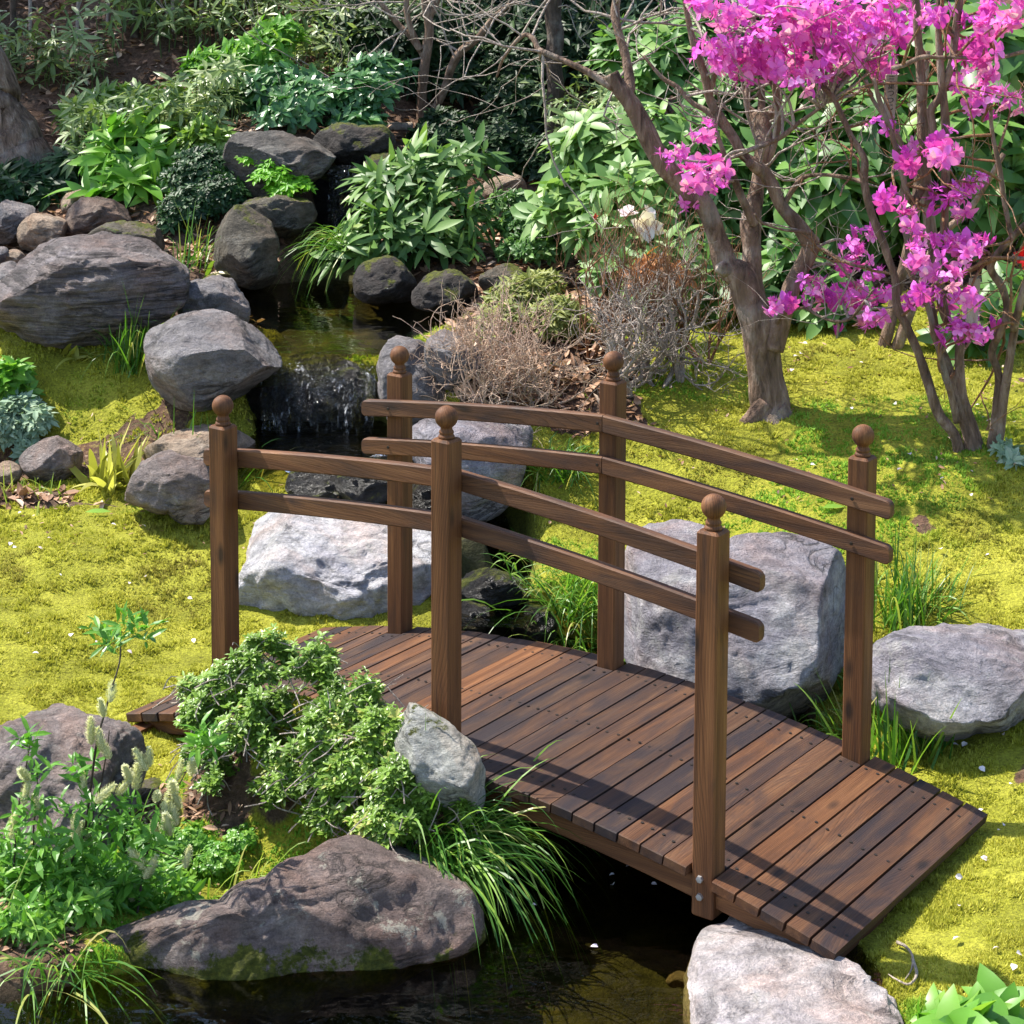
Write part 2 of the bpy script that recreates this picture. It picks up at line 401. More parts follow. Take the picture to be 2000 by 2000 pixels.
# charred and oiled fir: attribute wc = (along the grain, across, across) in metres, tone = per piece
def woodmat():
    t = NT('charred_fir'); wc = t.attr('wc').outputs['Vector']; tone = t.attr('tone').outputs['Fac']
    sp = t.n('ShaderNodeSeparateXYZ'); t.l(wc, sp.inputs[0])
    # growth rings seen along the grain: sharp dark latewood lines with slow cathedral drift
    drift = t.noise(t.mapping(wc, (1.3, 7, 7)), 1.0, 2, .4)
    ph = t.math('ADD', t.math('MULTIPLY', sp.outputs['Y'], 230), t.math('MULTIPLY', sp.outputs['Z'], 190))
    ph = t.math('ADD', ph, t.math('MULTIPLY', drift, 34.0))
    fr = t.math('FRACT', ph)
    ring = t.ramp(fr, [(0, .1), (.5, .25), (.82, .7), (.95, 1), (1, .1)])
    fine = t.noise(t.mapping(wc, (5, 420, 420)), 1.0, 5, .7)
    mid = t.noise(t.mapping(wc, (2.2, 46, 46)), 1.0, 5, .62, .3)
    c = t.ramp(mid, [(.25, (.070, .029, .013)), (.48, (.148, .060, .024)), (.75, (.26, .116, .046))])
    c = t.mix(t.math('MULTIPLY', ring, t.ramp(t.noise(t.mapping(wc, (2, 30, 30)), 1.0, 3, .5), [(.35, .15), (.65, .75)])), c, (.040, .018, .009))
    c = t.mix(.7, c, t.ramp(fine, [(.25, .6), (.52, 1.0), (.75, 1.4)]), 'MULTIPLY')
    char = t.noise(t.mapping(wc, (4.5, 20, 20)), 1.0, 6, .62, .9)
    c = t.mix(t.ramp(t.math('ADD', char, t.math('MULTIPLY', tone, .20)), [(.50, 0), (.78, .75)]), c, (.030, .022, .021))
    kv = t.n('ShaderNodeTexVoronoi'); kv.inputs['Scale'].default_value = 1.0
    t.l(t.mapping(wc, (5, 13, 13)), kv.inputs['Vector'])
    c = t.mix(t.ramp(kv.outputs['Distance'], [(.06, .85), (.17, 0)]), c, (.02, .013, .01))
    c = t.mix(t.math('MULTIPLY', tone, .95, True), c, t.mix(1, c, (.52, .68, .98), 'MULTIPLY'))
    b = t.bump(t.math('SUBTRACT', fine, t.math('MULTIPLY', ring, .6)), .5, .0015)
    return t.done(t.bsdf(c, t.ramp(fine, [(.3, .68), (.7, .52)]), .22, b).outputs[0])
M['wood'] = woodmat()
t = NT('zinc_bolt'); M['zinc'] = t.done(t.bsdf((.72, .72, .72), .3, .5).outputs[0]); M['zinc'].node_tree.nodes['Principled BSDF'].inputs['Metallic'].default_value = .85
t = NT('screw_hole'); M['screw'] = t.done(t.bsdf((.02, .014, .01), .6, .3).outputs[0])
t = NT('brass_screw'); M['brass'] = t.done(t.bsdf((.35, .22, .12), .4, .5).outputs[0])

def groundmat():
    t = NT('moss_and_soil'); o = t.n('ShaderNodeTexCoord').outputs['Object']; ms = t.attr('moss').outputs['Fac']
    n1 = t.noise(o, 55, 6, .7); n2 = t.noise(o, 5, 5, .6); n3 = t.noise(o, 130, 4, .7)
    soil = t.ramp(n1, [(.3, (.045, .028, .018)), (.55, (.13, .082, .055)), (.75, (.27, .18, .125))])
    soil = t.mix(t.ramp(n2, [(.4, 0), (.65, .6)]), soil, t.mix(1, soil, (1.5, 1.15, .95), 'MULTIPLY'))
    mo = t.ramp(n2, [(.3, (.20, .20, .016)), (.5, (.33, .33, .03)), (.7, (.44, .42, .05))])
    mo = t.mix(.9, mo, t.ramp(n3, [(.3, .3), (.5, .9), (.7, 1.3)]), 'MULTIPLY')
    mk_ = t.ramp(t.math('ADD', ms, t.math('MULTIPLY', t.math('SUBTRACT', n1, .5), .5)), [(.42, 0), (.55, 1)])
    c = t.mix(mk_, soil, mo)
    wetm = t.attr('bed').outputs['Fac']
    bedc = t.ramp(t.noise(o, 9, 7, .7, .4), [(.35, (.02, .02, .009)), (.55, (.06, .058, .02)), (.72, (.16, .13, .045))])
    c = t.mix(wetm, c, bedc)
    h = t.math('ADD', n1, t.math('MULTIPLY', n3, .6))
    return t.done(t.bsdf(c, .85, .2, t.bump(h, .8, .02)).outputs[0])
M['ground'] = groundmat()
def mossmat():
    t = NT('moss_tuft'); v = t.attr('var').outputs['Fac']; o = t.n('ShaderNodeTexCoord').outputs['Object']
    n = t.noise(o, 3.4, 6, .7, .4); n2 = t.noise(o, 17, 4, .6)
    f = t.math('ADD', t.math('MULTIPLY', v, .38), t.math('ADD', t.math('MULTIPLY', n, .75), t.math('MULTIPLY', n2, .22)))
    c = t.ramp(f, [(.24, (.07, .065, .010)), (.42, (.20, .22, .018)), (.60, (.40, .405, .040)), (.88, (.60, .57, .11))])
    c = t.mix(t.ramp(t.noise(o, 2.7, 6, .72, .5), [(.54, 0), (.66, .65)]), c, (.17, .13, .035))
    g = t.attr('green').outputs['Fac']
    c = t.mix(g, c, t.mix(1, c, (.42, .95, .7), 'MULTIPLY'))
    p = t.bsdf(c, .75, .1)
    tl = t.n('ShaderNodeBsdfTranslucent'); t.l(c, tl.inputs['Color'])
    mx = t.n('ShaderNodeMixShader'); mx.inputs[0].default_value = .35
    t.l(p.outputs[0], mx.inputs[1]); t.l(tl.outputs[0], mx.inputs[2]); return t.done(mx.outputs[0])
M['mossblade'] = mossmat()
def watermat(name, tint, ripple=.12, scale=6, rip_str=.25):
    t = NT(name); o = t.n('ShaderNodeTexCoord').outputs['Object']
    h = t.math('ADD', t.noise(t.mapping(o, (1, 2.2, 1)), scale, 3, .5, .4), t.math('MULTIPLY', t.noise(o, scale*4, 2, .5), .25))
    b = t.bump(h, rip_str, .02)
    tr = t.n('ShaderNodeBsdfTransparent'); tr.inputs[0].default_value = (*tint, 1)
    gl = t.n('ShaderNodeBsdfGlossy'); gl.inputs['Roughness'].default_value = .02; t.l(b, gl.inputs['Normal'])
    fr = t.n('ShaderNodeFresnel'); fr.inputs['IOR'].default_value = 1.34; t.l(b, fr.inputs['Normal'])
    mx = t.n('ShaderNodeMixShader'); t.l(fr.outputs[0], mx.inputs[0]); t.l(tr.outputs[0], mx.inputs[1]); t.l(gl.outputs[0], mx.inputs[2])
    return t.done(mx.outputs[0])
def fallmat():
    t = NT('falling_water'); o = t.n('ShaderNodeTexCoord').outputs['Object']
    n1 = t.noise(t.mapping(o, (1, .5, .12)), 38, 5, .65, .5); n2 = t.noise(t.mapping(o, (1, .6, .3)), 110, 3, .7)
    b = t.bump(t.math('ADD', n1, t.math('MULTIPLY', n2, .5)), 1.0, .03)
    tr = t.n('ShaderNodeBsdfTransparent'); tr.inputs[0].default_value = (.75, .76, .74, 1)
    gl = t.n('ShaderNodeBsdfGlossy'); gl.inputs['Roughness'].default_value = .06; t.l(b, gl.inputs['Normal'])
    fr = t.n('ShaderNodeFresnel'); fr.inputs['IOR'].default_value = 1.36; t.l(b, fr.inputs['Normal'])
    mx = t.n('ShaderNodeMixShader'); t.l(fr.outputs[0], mx.inputs[0]); t.l(tr.outputs[0], mx.inputs[1]); t.l(gl.outputs[0], mx.inputs[2])
    fo = t.n('ShaderNodeBsdfDiffuse'); fo.inputs[0].default_value = (.8, .82, .84, 1)
    m2 = t.n('ShaderNodeMixShader'); t.l(t.ramp(t.math('MULTIPLY', n1, n2), [(.31, 0), (.44, .38)]), m2.inputs[0]); t.l(mx.outputs[0], m2.inputs[1]); t.l(fo.outputs[0], m2.inputs[2])
    return t.done(m2.outputs[0])
M['fallsheet'] = fallmat()
M['water'] = watermat('dark_pond_water', (.62, .58, .34), scale=6, rip_str=.16)
M['stream'] = watermat('stream_water', (.40, .36, .22), scale=14, rip_str=.5)
t = NT('falling_water')
p = t.bsdf((.82, .85, .88), .12, .6); tr = t.n('ShaderNodeBsdfTransparent'); mx = t.n('ShaderNodeMixShader'); mx.inputs[0].default_value = .45
t.l(tr.outputs[0], mx.inputs[1]); t.l(p.outputs[0], mx.inputs[2]); M['fall'] = t.done(mx.outputs[0])

# ------------------------------------------------------------------ terrain
ctl = []
def cz(*pts):
    for px, py, z in pts: ctl.append(atz(px, py, z))
def cY(*pts):
    for px, py, Y in pts: ctl.append(at(px, py, Y))
cz((0, 1000, .50), (200, 945, .53), (400, 1000, .48), (0, 1200, .44), (200, 1200, .42), (400, 1200, .39), (480, 1240, .36), (0, 1350, .38),
   (265, 1420, .35), (150, 1450, .36), (0, 1450, .36), (320, 1520, .36), (-300, 1200, .45), (-300, 1500, .38))
cz((0, 650, .80), (150, 700, .77), (330, 770, .70), (0, 800, .66), (250, 850, .60), (100, 890, .53), (0, 900, .5), (-300, 800, .7), (320, 700, .76))
cY((430, 1410, 4.21), (520, 1345, 4.15), (580, 1350, 4.11), (640, 1365, 4.07), (690, 1390, 4.03), (750, 1430, 3.98), (800, 1460, 3.93), (850, 1500, 3.89), (600, 1510, 4.04), (500, 1560, 4.02), (400, 1500, 4.14),
   (350, 1600, 4.02), (700, 1600, 3.95), (840, 1620, 3.86), (500, 1680, 3.92), (650, 1700, 3.87))
for p_ in ((-.63, 4.42, .34), (-.505, 4.33, .34), (-.38, 4.24, .34), (-.257, 4.15, .33), (-.12, 4.06, .31), (-.5, 4.6, .35), (-.3, 4.5, .33), (.5, 3.65, .30), (.62, 3.62, .325),
           (.9, 4.1, .325), (.72, 3.9, .315), (.95, 3.95, .335), (.8, 4.25, .31), (-6, 12, 2.1), (6, 12, 2.1), (0, 12, 2.2), (0, 16, 3.0), (-8, 16, 3.2), (8, 16, 3.2),
           (0, 40, 8), (-14, 40, 8), (14, 40, 8), (-14, 4, .7), (14, 4, .7), (-6, 4, .5), (6, 4, .5), (-6, 8, 1.1), (6, 8, 1.1), (-4, 1, .4), (4, 1, .4), (-14, 16, 3), (14, 16, 3),
           (-2.2, 8, 1.0), (2.4, 8, 1.05), (2.6, 6, .78), (-2.4, 6, .6), (-1.5, 4, .38), (1.5, 4, .40), (-1.3, 3.2, .36), (1.3, 3.2, .37)):
    ctl.append(np.array(p_, float))
cz((0, 1650, .355), (150, 1750, .36), (0, 1850, .345), (-200, 1900, .35), (220, 1830, .36))
cz((1720, 1800, .325), (1850, 1500, .375), (1990, 1400, .42), (1990, 1700, .365), (1760, 1980, .33), (1990, 2000, .355), (1720, 1500, .335),
   (1650, 1200, .42), (1900, 1230, .46), (1800, 1120, .52), (1990, 1100, .56), (1600, 1040, .57), (1300, 1020, .52), (1450, 900, .65), (1700, 900, .67), (1990, 900, .70),
   (1510, 830, .71), (1900, 910, .68), (1400, 680, .83), (1700, 680, .83), (1990, 745, .78), (1250, 900, .63), (1150, 800, .71), (1000, 780, .75), (1100, 660, .86), (930, 740, .82),
   (1150, 1010, .52), (1100, 1160, .43), (1180, 1240, .37))
cz((480, 545, .86), (700, 520, .88), (400, 480, .95), (900, 555, .87), (200, 480, .92), (0, 450, .95), (100, 340, 1.1), (300, 300, 1.15), (500, 262, 1.3), (700, 250, 1.3),
   (850, 250, 1.25), (1000, 400, 1.02), (1200, 400, 1.02), (1500, 500, .95), (1900, 500, .95), (0, 150, 1.42), (500, 120, 1.5), (1000, 150, 1.45), (1500, 200, 1.35), (2000, 200, 1.35),
   (0, 0, 1.75), (1000, 0, 1.76), (2000, 0, 1.72), (300, 60, 1.63), (700, 60, 1.64))
ctl = np.array(ctl)
def _phi(r): return np.sqrt(r*r+.0081)
_D = np.linalg.norm(ctl[:, None, :2]-ctl[None, :, :2], axis=2)
_n = len(ctl)
_A = np.zeros((_n+3, _n+3)); _A[:_n, :_n] = _phi(_D)-np.eye(_n)*.01
_A[:_n, _n] = 1; _A[:_n, _n+1:] = ctl[:, :2]; _A[_n, :_n] = 1; _A[_n+1:, :_n] = ctl[:, :2].T
_W = np.linalg.solve(_A, np.concatenate([ctl[:, 2], [0, 0, 0]]))
def polyz(pts, z): return np.array([atz(x, y, z)[:2] for x, y in pts])
ZW, ZP2, ZP1, ZU = .32, .42, .62, .82
POOLS = [
    (polyz([(-500, 2400), (-300, 1990), (100, 1930), (300, 1880), (600, 1810), (850, 1750), (900, 1690), (930, 1560), (870, 1400), (880, 1250), (1000, 1225), (1100, 1235), (1250, 1290), (1400, 1385), (1560, 1390), (1600, 1440),
            (1480, 1600), (1500, 1740), (1640, 1830), (1700, 1890), (1745, 1970), (1790, 2080), (1800, 2400)], ZW), ZW, .13),
    (polyz([(870, 1200), (1010, 1205), (1060, 1120), (1040, 1050), (960, 1010), (850, 1050)], ZP2), ZP2, .06),
    (polyz([(480, 815), (760, 815), (830, 860), (780, 905), (520, 890)], ZP1), ZP1, .07),
    (polyz([(560, 900), (780, 890), (950, 975), (980, 1040), (860, 1060), (700, 990)], .53), .53, .03),
    (np.array([(-.86, 7.35), (-.84, 7.8), (-.80, 8.08), (-.52, 8.08), (-.50, 7.8), (-.50, 7.35)]), .86, .03),
    (polyz([(455, 560), (640, 545), (760, 560), (910, 580), (900, 640), (760, 670), (730, 684), (520, 682), (540, 630), (470, 610)], ZU), ZU, .10)]
def sdf(poly, X, Y):
    """signed distance, positive inside"""
    d = np.full(X.shape, 1e9); ins = np.zeros(X.shape, bool); n = len(poly)
    for i in range(n):
        a, b = poly[i], poly[(i+1) % n]; e = b-a
        t = np.clip(((X-a[0])*e[0]+(Y-a[1])*e[1])/(e@e), 0, 1)
        d = np.minimum(d, np.hypot(X-a[0]-t*e[0], Y-a[1]-t*e[1]))
        c = (a[1] > Y) != (b[1] > Y)
        with np.errstate(divide='ignore', invalid='ignore'):
            ins ^= c & (X < (b[0]-a[0])*(Y-a[1])/(b[1]-a[1])+a[0])
    return np.where(ins, d, -d)
def H(X, Y, full=False):
    X = np.asarray(X, float); Y = np.asarray(Y, float); sh = X.shape; X = X.ravel(); Y = Y.ravel()
    z = np.zeros(len(X))
    for s in range(0, len(X), 40000):
        e = slice(s, s+40000)
        r = np.hypot(X[e, None]-ctl[None, :, 0], Y[e, None]-ctl[None, :, 1])
        z[e] = _phi(r)@_W[:_n]+_W[_n]+X[e]*_W[_n+1]+Y[e]*_W[_n+2]
    P = np.stack([X, Y, 0*X], 1)
    amp = .5+.9*sstep(6.2, 8.5, Y)
    z = z+.030*sstep(4.7, 5.3, Y)*fbm(P*2.1+3.3, 2, 41)
    z = z+amp*(.014*fbm(P*3.1, 3, 11)+.010*fbm(P*9, 3, 21)+.004*fbm(P*28, 2, 31))
    bed = np.zeros(len(X))
    for poly, zw, dep in POOLS:
        k = sstep(-.03, .07, sdf(poly, X, Y))
        z = z*(1-k)+(zw-dep+.03*fbm(P*6, 3, 5))*k; bed = np.maximum(bed, k)
    return (z.reshape(sh), bed.reshape(sh)) if full else z.reshape(sh)
def grd(x, y): return float(H(np.array([x]), np.array([y]))[0])
_YS = 3.2*(14/3.2)**np.linspace(0, 1, 700)
def onz(px, py):
    """the first ground point under a pixel"""
    d = ray(px, py); P = CAM+d*(_YS/d[1])[:, None]; e = P[:, 2]-H(P[:, 0], P[:, 1])
    k = np.nonzero(e < 0)[0]
    if len(k) == 0 or k[0] == 0: return P[0 if len(k) else -1]
    k = k[0]; t = e[k-1]/(e[k-1]-e[k]); return P[k-1]*(1-t)+P[k]*t
def mossmask(X, Y):
    P = np.stack([X.ravel(), Y.ravel(), 0*X.ravel()], 1)
    n = fbm(P*2.6, 4, 77).reshape(X.shape); n2 = fbm(P*6, 3, 78).reshape(X.shape)
    px = 1000+F*X/np.maximum(Y, .5)+60*n2; Yw = Y+.06*n2
    lim = 6.85+.12*n
    m_ = 1-sstep(lim-.12, lim+.12, Y)
    m_ = m_*(1-.8*sstep(.44, .6, n*.55+.3*n2*.5+.06*sstep(5.2, 6, Y)))
    m_ = m_*(1-.85*((px > 880) & (px < 1270) & (Yw > 5.95)))       # bare soil under the twiggy shrubs
    m_ = m_*(1-.6*((px < 330) & (Yw > 5.95) & (Yw < 6.25)))        # the gully at the left
    low = 1-sstep(4.12, 4.26, Yw)
    m_ = m_*(1-low*(px < 980)*(.25+.65*sstep(-.12, .22, fbm(P*4.4, 3, 79).reshape(X.shape))))   # soil shows between the front plants
    m_ = np.where((X < -.2) & (Y > 4.45) & (Y < 5.75), np.maximum(m_, .9), m_)
    return np.clip(m_, 0, 1)
def axis(lo, a, b, hi, d, k=1.35):
    v = list(np.arange(a, b+d/2, d)); s = d
    while v[-1] < hi: s *= k; v.append(v[-1]+s)
    s = d
    while v[0] > lo: s *= k; v.insert(0, v[0]-s)
    return np.array(v)
gx = axis(-30, -1.9, 2.1, 30, .0135); gy = axis(-6, 3.35, 8.2, 60, .0155)
GX, GY = np.meshgrid(gx, gy)
GZ, GB = H(GX, GY, True)
nx, ny = len(gx), len(gy)
ii = np.arange(nx-1)[None]+(np.arange(ny-1)*nx)[:, None]
Q = np.stack([ii, ii+1, ii+nx+1, ii+nx], -1).reshape(-1, 4)
g = mk('ground', np.stack([GX, GY, GZ], -1), [Q], M['ground'], None, {'moss': mossmask(GX, GY).ravel(), 'bed': GB.ravel()}, True)
tag(g, kind='structure')

# water sheets ------------------------------------------------------------
def sheet(name, poly, z, mat, grow=.12, kind='structure'):
    c = poly.mean(0); d = poly-c; L = np.linalg.norm(d, axis=1)[:, None]; P = c+d*(L+grow)/L
    V = np.column_stack([P, np.full(len(P), z)])
    me = bpy.data.meshes.new(name); me.from_pydata([tuple(v) for v in V], [], [tuple(range(len(V)))]); me.materials.append(mat)
    if me.polygons[0].normal.z < 0: me.flip_normals()
    o = bpy.data.objects.new(name, me); COL.objects.link(o); o['kind'] = kind; return o
sheet('pond_water', POOLS[0][0], ZW, M['water'], .10)
sheet('stream_pool_water', POOLS[1][0], ZP2, M['stream'], .08)
sheet('waterfall_pool_water', POOLS[2][0], ZP1, M['stream'], .08)
sheet('upper_pond_water', POOLS[5][0], ZU, M['water'], .06)
# rapids between the waterfall pool and the lower pool
A0 = [(530, 905), (700, 985), (850, 1060)]; A1 = [(790, 885), (960, 975), (1000, 1040)]; zz = (ZP1+.002, .53, ZP2+.004)
L_ = spline([atz(x, y, z) for (x, y), z in zip(A0, zz)], 12); R_ = spline([atz(x, y, z) for (x, y), z in zip(A1, zz)], 12)
ts = np.linspace(0, 1, 16); V = L_[:, None]*(1-ts)[None, :, None]+R_[:, None]*ts[None, :, None]
V[..., 2] += .012*fbm(V.reshape(-1, 3)*14, 3, 3).reshape(V.shape[:2])
nr, nc = V.shape[:2]; ii = np.arange(nc-1)[None]+(np.arange(nr-1)*nc)[:, None]
tag(mk('rapids_water', V, [np.stack([ii, ii+1, ii+nc+1, ii+nc], -1).reshape(-1, 4)], M['stream'], smooth=True), kind='structure')

# ------------------------------------------------------------------ rocks
_ico = {}
def ico(n):
    if n not in _ico:
        import bmesh
        bm = bmesh.new(); bmesh.ops.create_icosphere(bm, subdivisions=n, radius=1)
        bm.verts.ensure_lookup_table()
        _ico[n] = (np.array([v.co[:] for v in bm.verts]), np.array([[v.index for v in f.verts] for f in bm.faces])); bm.free()
    return _ico[n]
def rock(label, pts, zb, dep, mat, seed, sub=5, cuts=7, rough=.03, name='rock', strata=False, Y=None, group=None, front=.35, cat='rock', flat=None, rise=.05):
    """a solid boulder: outline seen by a viewer, its own distance, size and thickness"""
    P = np.array(pts, float); c = (P.max(0)+P.min(0))/2
    if Y is None:
        Y = atz(c[0], P[:, 1].max(), zb)[1]+dep*front
        if c[0] > 20: Y = min(Y, onz(c[0], P[:, 1].max()-8)[1]+dep*front)
    C = at(c[0], c[1], Y); d0 = unit(ray(*c)); rt = np.array([1., 0, 0]); up = np.cross(rt, d0)
    s = np.linalg.norm(C-CAM)/F
    q = (P-c)*np.array([1, -1])
    if flat is not None:               # a low slab: its outline lies on a level plane
        C = atz(c[0], c[1], flat); d0 = np.array([0, 0, -1.]); up = np.array([0, 1., 0]); s = 1.0
        q = np.array([atz(x, y, flat)[:2] for x, y in P])-C[:2]
    th = np.arctan2(q[:, 1], q[:, 0]); o = np.argsort(th); th = th[o]; rr = np.hypot(*q.T)[o]
    th = np.concatenate([th-2*math.pi, th, th+2*math.pi]); rr = np.tile(rr, 3)
    sv, sf = ico(sub); r_ = np.random.default_rng(seed)
    ang = np.arctan2(sv[:, 1], sv[:, 0]); rho = np.hypot(sv[:, 0], sv[:, 1])
    rad = np.interp(ang, th, rr)*s
    rho = np.clip(rho, 0, 1)**.85
    lx, ly = rad*rho*np.cos(ang), rad*rho*np.sin(ang); ld = dep*np.sign(sv[:, 2])*np.abs(sv[:, 2])**.8
    if flat is not None: ld = np.where(ld < 0, ld*rise/dep, ld)
    L = np.stack([lx, ly, ld], 1)                 # local: right, up, away(+)
    size = np.array([np.ptp(lx)/2, np.ptp(ly)/2, dep])
    for k in range(int(cuts*2.2)):                          # broken flat faces
        nrm = r_.normal(0, 1, 3); nrm[2] = -abs(nrm[2])*(1.6 if flat is None else .5)
        if k % 3 == 0: nrm[1] = abs(nrm[1])+.8
        nrm /= np.linalg.norm(nrm); nn = nrm/size; nn /= np.linalg.norm(nn)
        sup = (L@nn).max(); lim = sup*r_.uniform(.74, .93)
        ex = np.maximum(L@nn-lim, 0); L = L-nn*(ex*.97)[:, None]
    for ax, l0 in ((0, lx), (1, ly)):   # the outline keeps its full width and height
        a_, b_ = L[:, ax].min(), L[:, ax].max(); L[:, ax] = l0.min()+(L[:, ax]-a_)*(np.ptp(l0)/(b_-a_))
    W_ = C+L[:, :1]*rt+L[:, 1:2]*up+L[:, 2:]*d0
    m_ = size.min(); dirn = unit(L/size**2*m_)
    nW = dirn[:, :1]*rt+dirn[:, 1:2]*up+dirn[:, 2:]*d0
    fq = W_/max(.12, size.mean())
    wq = fq+.35*np.stack([fbm(fq*2, 2, seed+1), fbm(fq*2, 2, seed+2), fbm(fq*2, 2, seed+3)], 1)
    dsp = 1.0*fbm(fq*1.6, 3, seed)+.75*ridged(wq*np.array([1.6, 1.6, 3.0]), 5, seed+5)+.38*fbm(wq*np.array([5, 5, 9.]), 4, seed+9)+.14*ridged(fq*17, 3, seed+12)
    if strata:
        zz_ = (W_[:, 2]*1.0+.12*W_[:, 0])*38+1.6*fbm(W_*5, 3, seed); dsp += .55*(np.abs((zz_ % 2)-1)-.5)+.6*fbm(np.stack([W_[:, 0]*4, W_[:, 1]*4, W_[:, 2]*40], 1), 3, seed+3)
    edge = .45+.55*np.abs(sv[:, 2])                # keep the outline
    W_ = W_+nW*(dsp*rough*size.mean()*2*edge)[:, None]
    org = np.array([C[0], C[1], W_[:, 2].min()])
    ob = mk(name, W_-org, [sf], mat, None, None, True); ob.location = org
    return tag(ob, label, cat, group)
def R1(*p): return [r1(x, y) for x, y in p]
rock('big layered grey boulder with horizontal cracks on the left bank', R1((-120, 1600), (0, 1545), (100, 1480), (120, 1400), (180, 1330), (330, 1290), (440, 1262), (600, 1285), (820, 1320), (950, 1390), (1002, 1430),
     (988, 1520), (965, 1650), (900, 1700), (830, 1745), (700, 1800), (480, 1840), (300, 1860), (180, 1840), (100, 1780), (0, 1740), (-120, 1700)), .79, .34, M['rk_layer'], 1, 6, 8, .024, strata=True)
rock('smooth purple grey rock with pale streaked top above the waterfall pool', R1((785, 1780), (850, 1720), (960, 1680), (1080, 1678), (1250, 1720), (1400, 1780), (1480, 1825), (1518, 1875), (1512, 1940), (1480, 2000), (1380, 2060), (1330, 2120), (1180, 2180), (980, 2200), (850, 2100), (790, 1920)),
     .70, .26, M['rk_grey'], 2, 6, 6, .016)
rock('low dark grey rock wedged behind the layered boulder', R1((955, 1660), (1000, 1540), (1100, 1510), (1200, 1500), (1290, 1530), (1325, 1600), (1335, 1735), (1200, 1790), (1000, 1740)), .80, .16, M['rk_grey'], 3)
rock('upright speckled grey brown rock at the edge of the upper pond', R1((1160, 1330), (1180, 1200), (1230, 1130), (1290, 1108), (1370, 1120), (1430, 1160), (1475, 1240), (1495, 1400), (1475, 1530), (1400, 1560), (1280, 1530), (1200, 1490), (1158, 1420)), .84, .18, M['rk_olive'], 4, 5, 5, .016)
rock('flat topped olive brown rock beside the dark cascade', R1((1300, 1110), (1340, 1070), (1500, 1058), (1640, 1068), (1690, 1110), (1708, 1170), (1640, 1240), (1560, 1290), (1490, 1280), (1420, 1220), (1330, 1150)), .95, .17, M['rk_olive'], 5, Y=7.72)
rock('wide dark slab with a sunlit ledge above the cascade', R1((1208, 860), (1220, 790), (1270, 728), (1450, 728), (1600, 755), (1750, 780), (1805, 850), (1750, 930), (1650, 1000), (1500, 1040), (1330, 1050), (1270, 1010), (1225, 930)), 1.05, .22, M['rk_slab'], 6, 6, 6, .02, Y=7.95)
rock('dark mossy cap stone at the head of the cascade', [(610, 278), (640, 255), (700, 254), (765, 267), (770, 287), (750, 298), (705, 316), (660, 316), (622, 304)], 1.1, .16, M['rk_dark'], 7, Y=8.12)
rock('dark upright stone on the far side of the cascade', [(708, 335), (722, 310), (748, 300), (790, 305), (800, 340), (785, 385), (745, 382), (716, 366)], 1.0, .13, M['rk_dark'], 8, Y=7.95)
rock('black wet rock wall behind the falling water of the cascade', [(590, 315), (660, 300), (740, 310), (750, 420), (745, 560), (660, 580), (590, 565), (580, 430)], .8, .15, M['rk_wet'], 9, 5, 6, .03, Y=8.12)
rock('brown black sloping rock below the bright leaved shrub', R1((330, 1290), (360, 1190), (420, 1100), (470, 1068), (580, 1090), (680, 1130), (705, 1200), (640, 1260), (500, 1300), (400, 1310)), .93, .16, M['rk_brown'], 10)
rock('tan square rock beside the brown black sloping rock', R1((108, 1210), (160, 1165), (250, 1153), (350, 1185), (345, 1290), (300, 1320), (180, 1350), (118, 1335)), .92, .13, M['rk_tan'], 11)
rock('small brown rock behind the tan square rock', R1((338, 1140), (365, 1050), (420, 1018), (495, 1030), (470, 1120), (400, 1175)), .98, .10, M['rk_tan'], 12)
rock('grey rock at the left edge under the broad trunk', R1((-80, 1220), (0, 1110), (70, 1083), (150, 1090), (182, 1130), (172, 1190), (110, 1280), (0, 1310), (-80, 1300)), .93, .14, M['rk_grey'], 13)
rock('flat speckled rock behind the top of the layered boulder', R1((480, 1275), (550, 1230), (680, 1213), (800, 1220), (865, 1250), (885, 1330), (820, 1370), (600, 1340)), .88, .16, M['rk_olive'], 14, Y=7.5)
rock('small blue grey stone left of the layered boulder', R1((-40, 1470), (0, 1420), (70, 1410), (125, 1440), (110, 1520), (40, 1570), (-40, 1560)), .88, .09, M['rk_grey'], 15, 4)
rock('small pinkish stone on the pile left of the layered boulder', R1((20, 1400), (50, 1355), (100, 1350), (135, 1390), (110, 1430), (50, 1430)), .90, .07, M['rk_tan'], 16, 4)
rock('small pale stone at the left edge below the grey rock', R1((-30, 1380), (0, 1330), (35, 1335), (45, 1380), (10, 1420)), .91, .06, M['rk_grey'], 17, 4)
rock('rough brown lichened rock left of the end post', [(248, 978), (260, 940), (300, 900), (330, 886), (352, 894), (412, 920), (425, 965), (415, 1015), (380, 1020), (330, 1000), (285, 990)], .50, .17, M['rk_boulder'], 18, 5, 8, .03)
rock('pale sandstone slab behind the tapering sedge', [(276, 884), (310, 865), (360, 840), (400, 832), (450, 838), (492, 860), (500, 885), (470, 905), (400, 915), (340, 915), (295, 908)], .57, .18, M['rk_tan'], 19)
rock('big pale grey boulder with folded cracks behind the handrail', [(448, 1200), (452, 1080), (466, 1015), (500, 998), (560, 1010), (600, 998), (640, 990), (720, 998), (790, 1012), (860, 1035), (885, 1085), (878, 1150), (860, 1220), (800, 1260), (700, 1270), (580, 1260), (490, 1240)],
     .37, .30, M['rk_pale'], 20, 6, 9, .03, Y=5.36)
rock('grey rock with a sunlit flat top between the far rails', [(795, 875), (815, 842), (870, 824), (950, 812), (1020, 816), (1040, 850), (1025, 900), (1005, 965), (960, 1010), (900, 1012), (875, 970), (830, 915)], .46, .20, M['rk_violet'], 21)
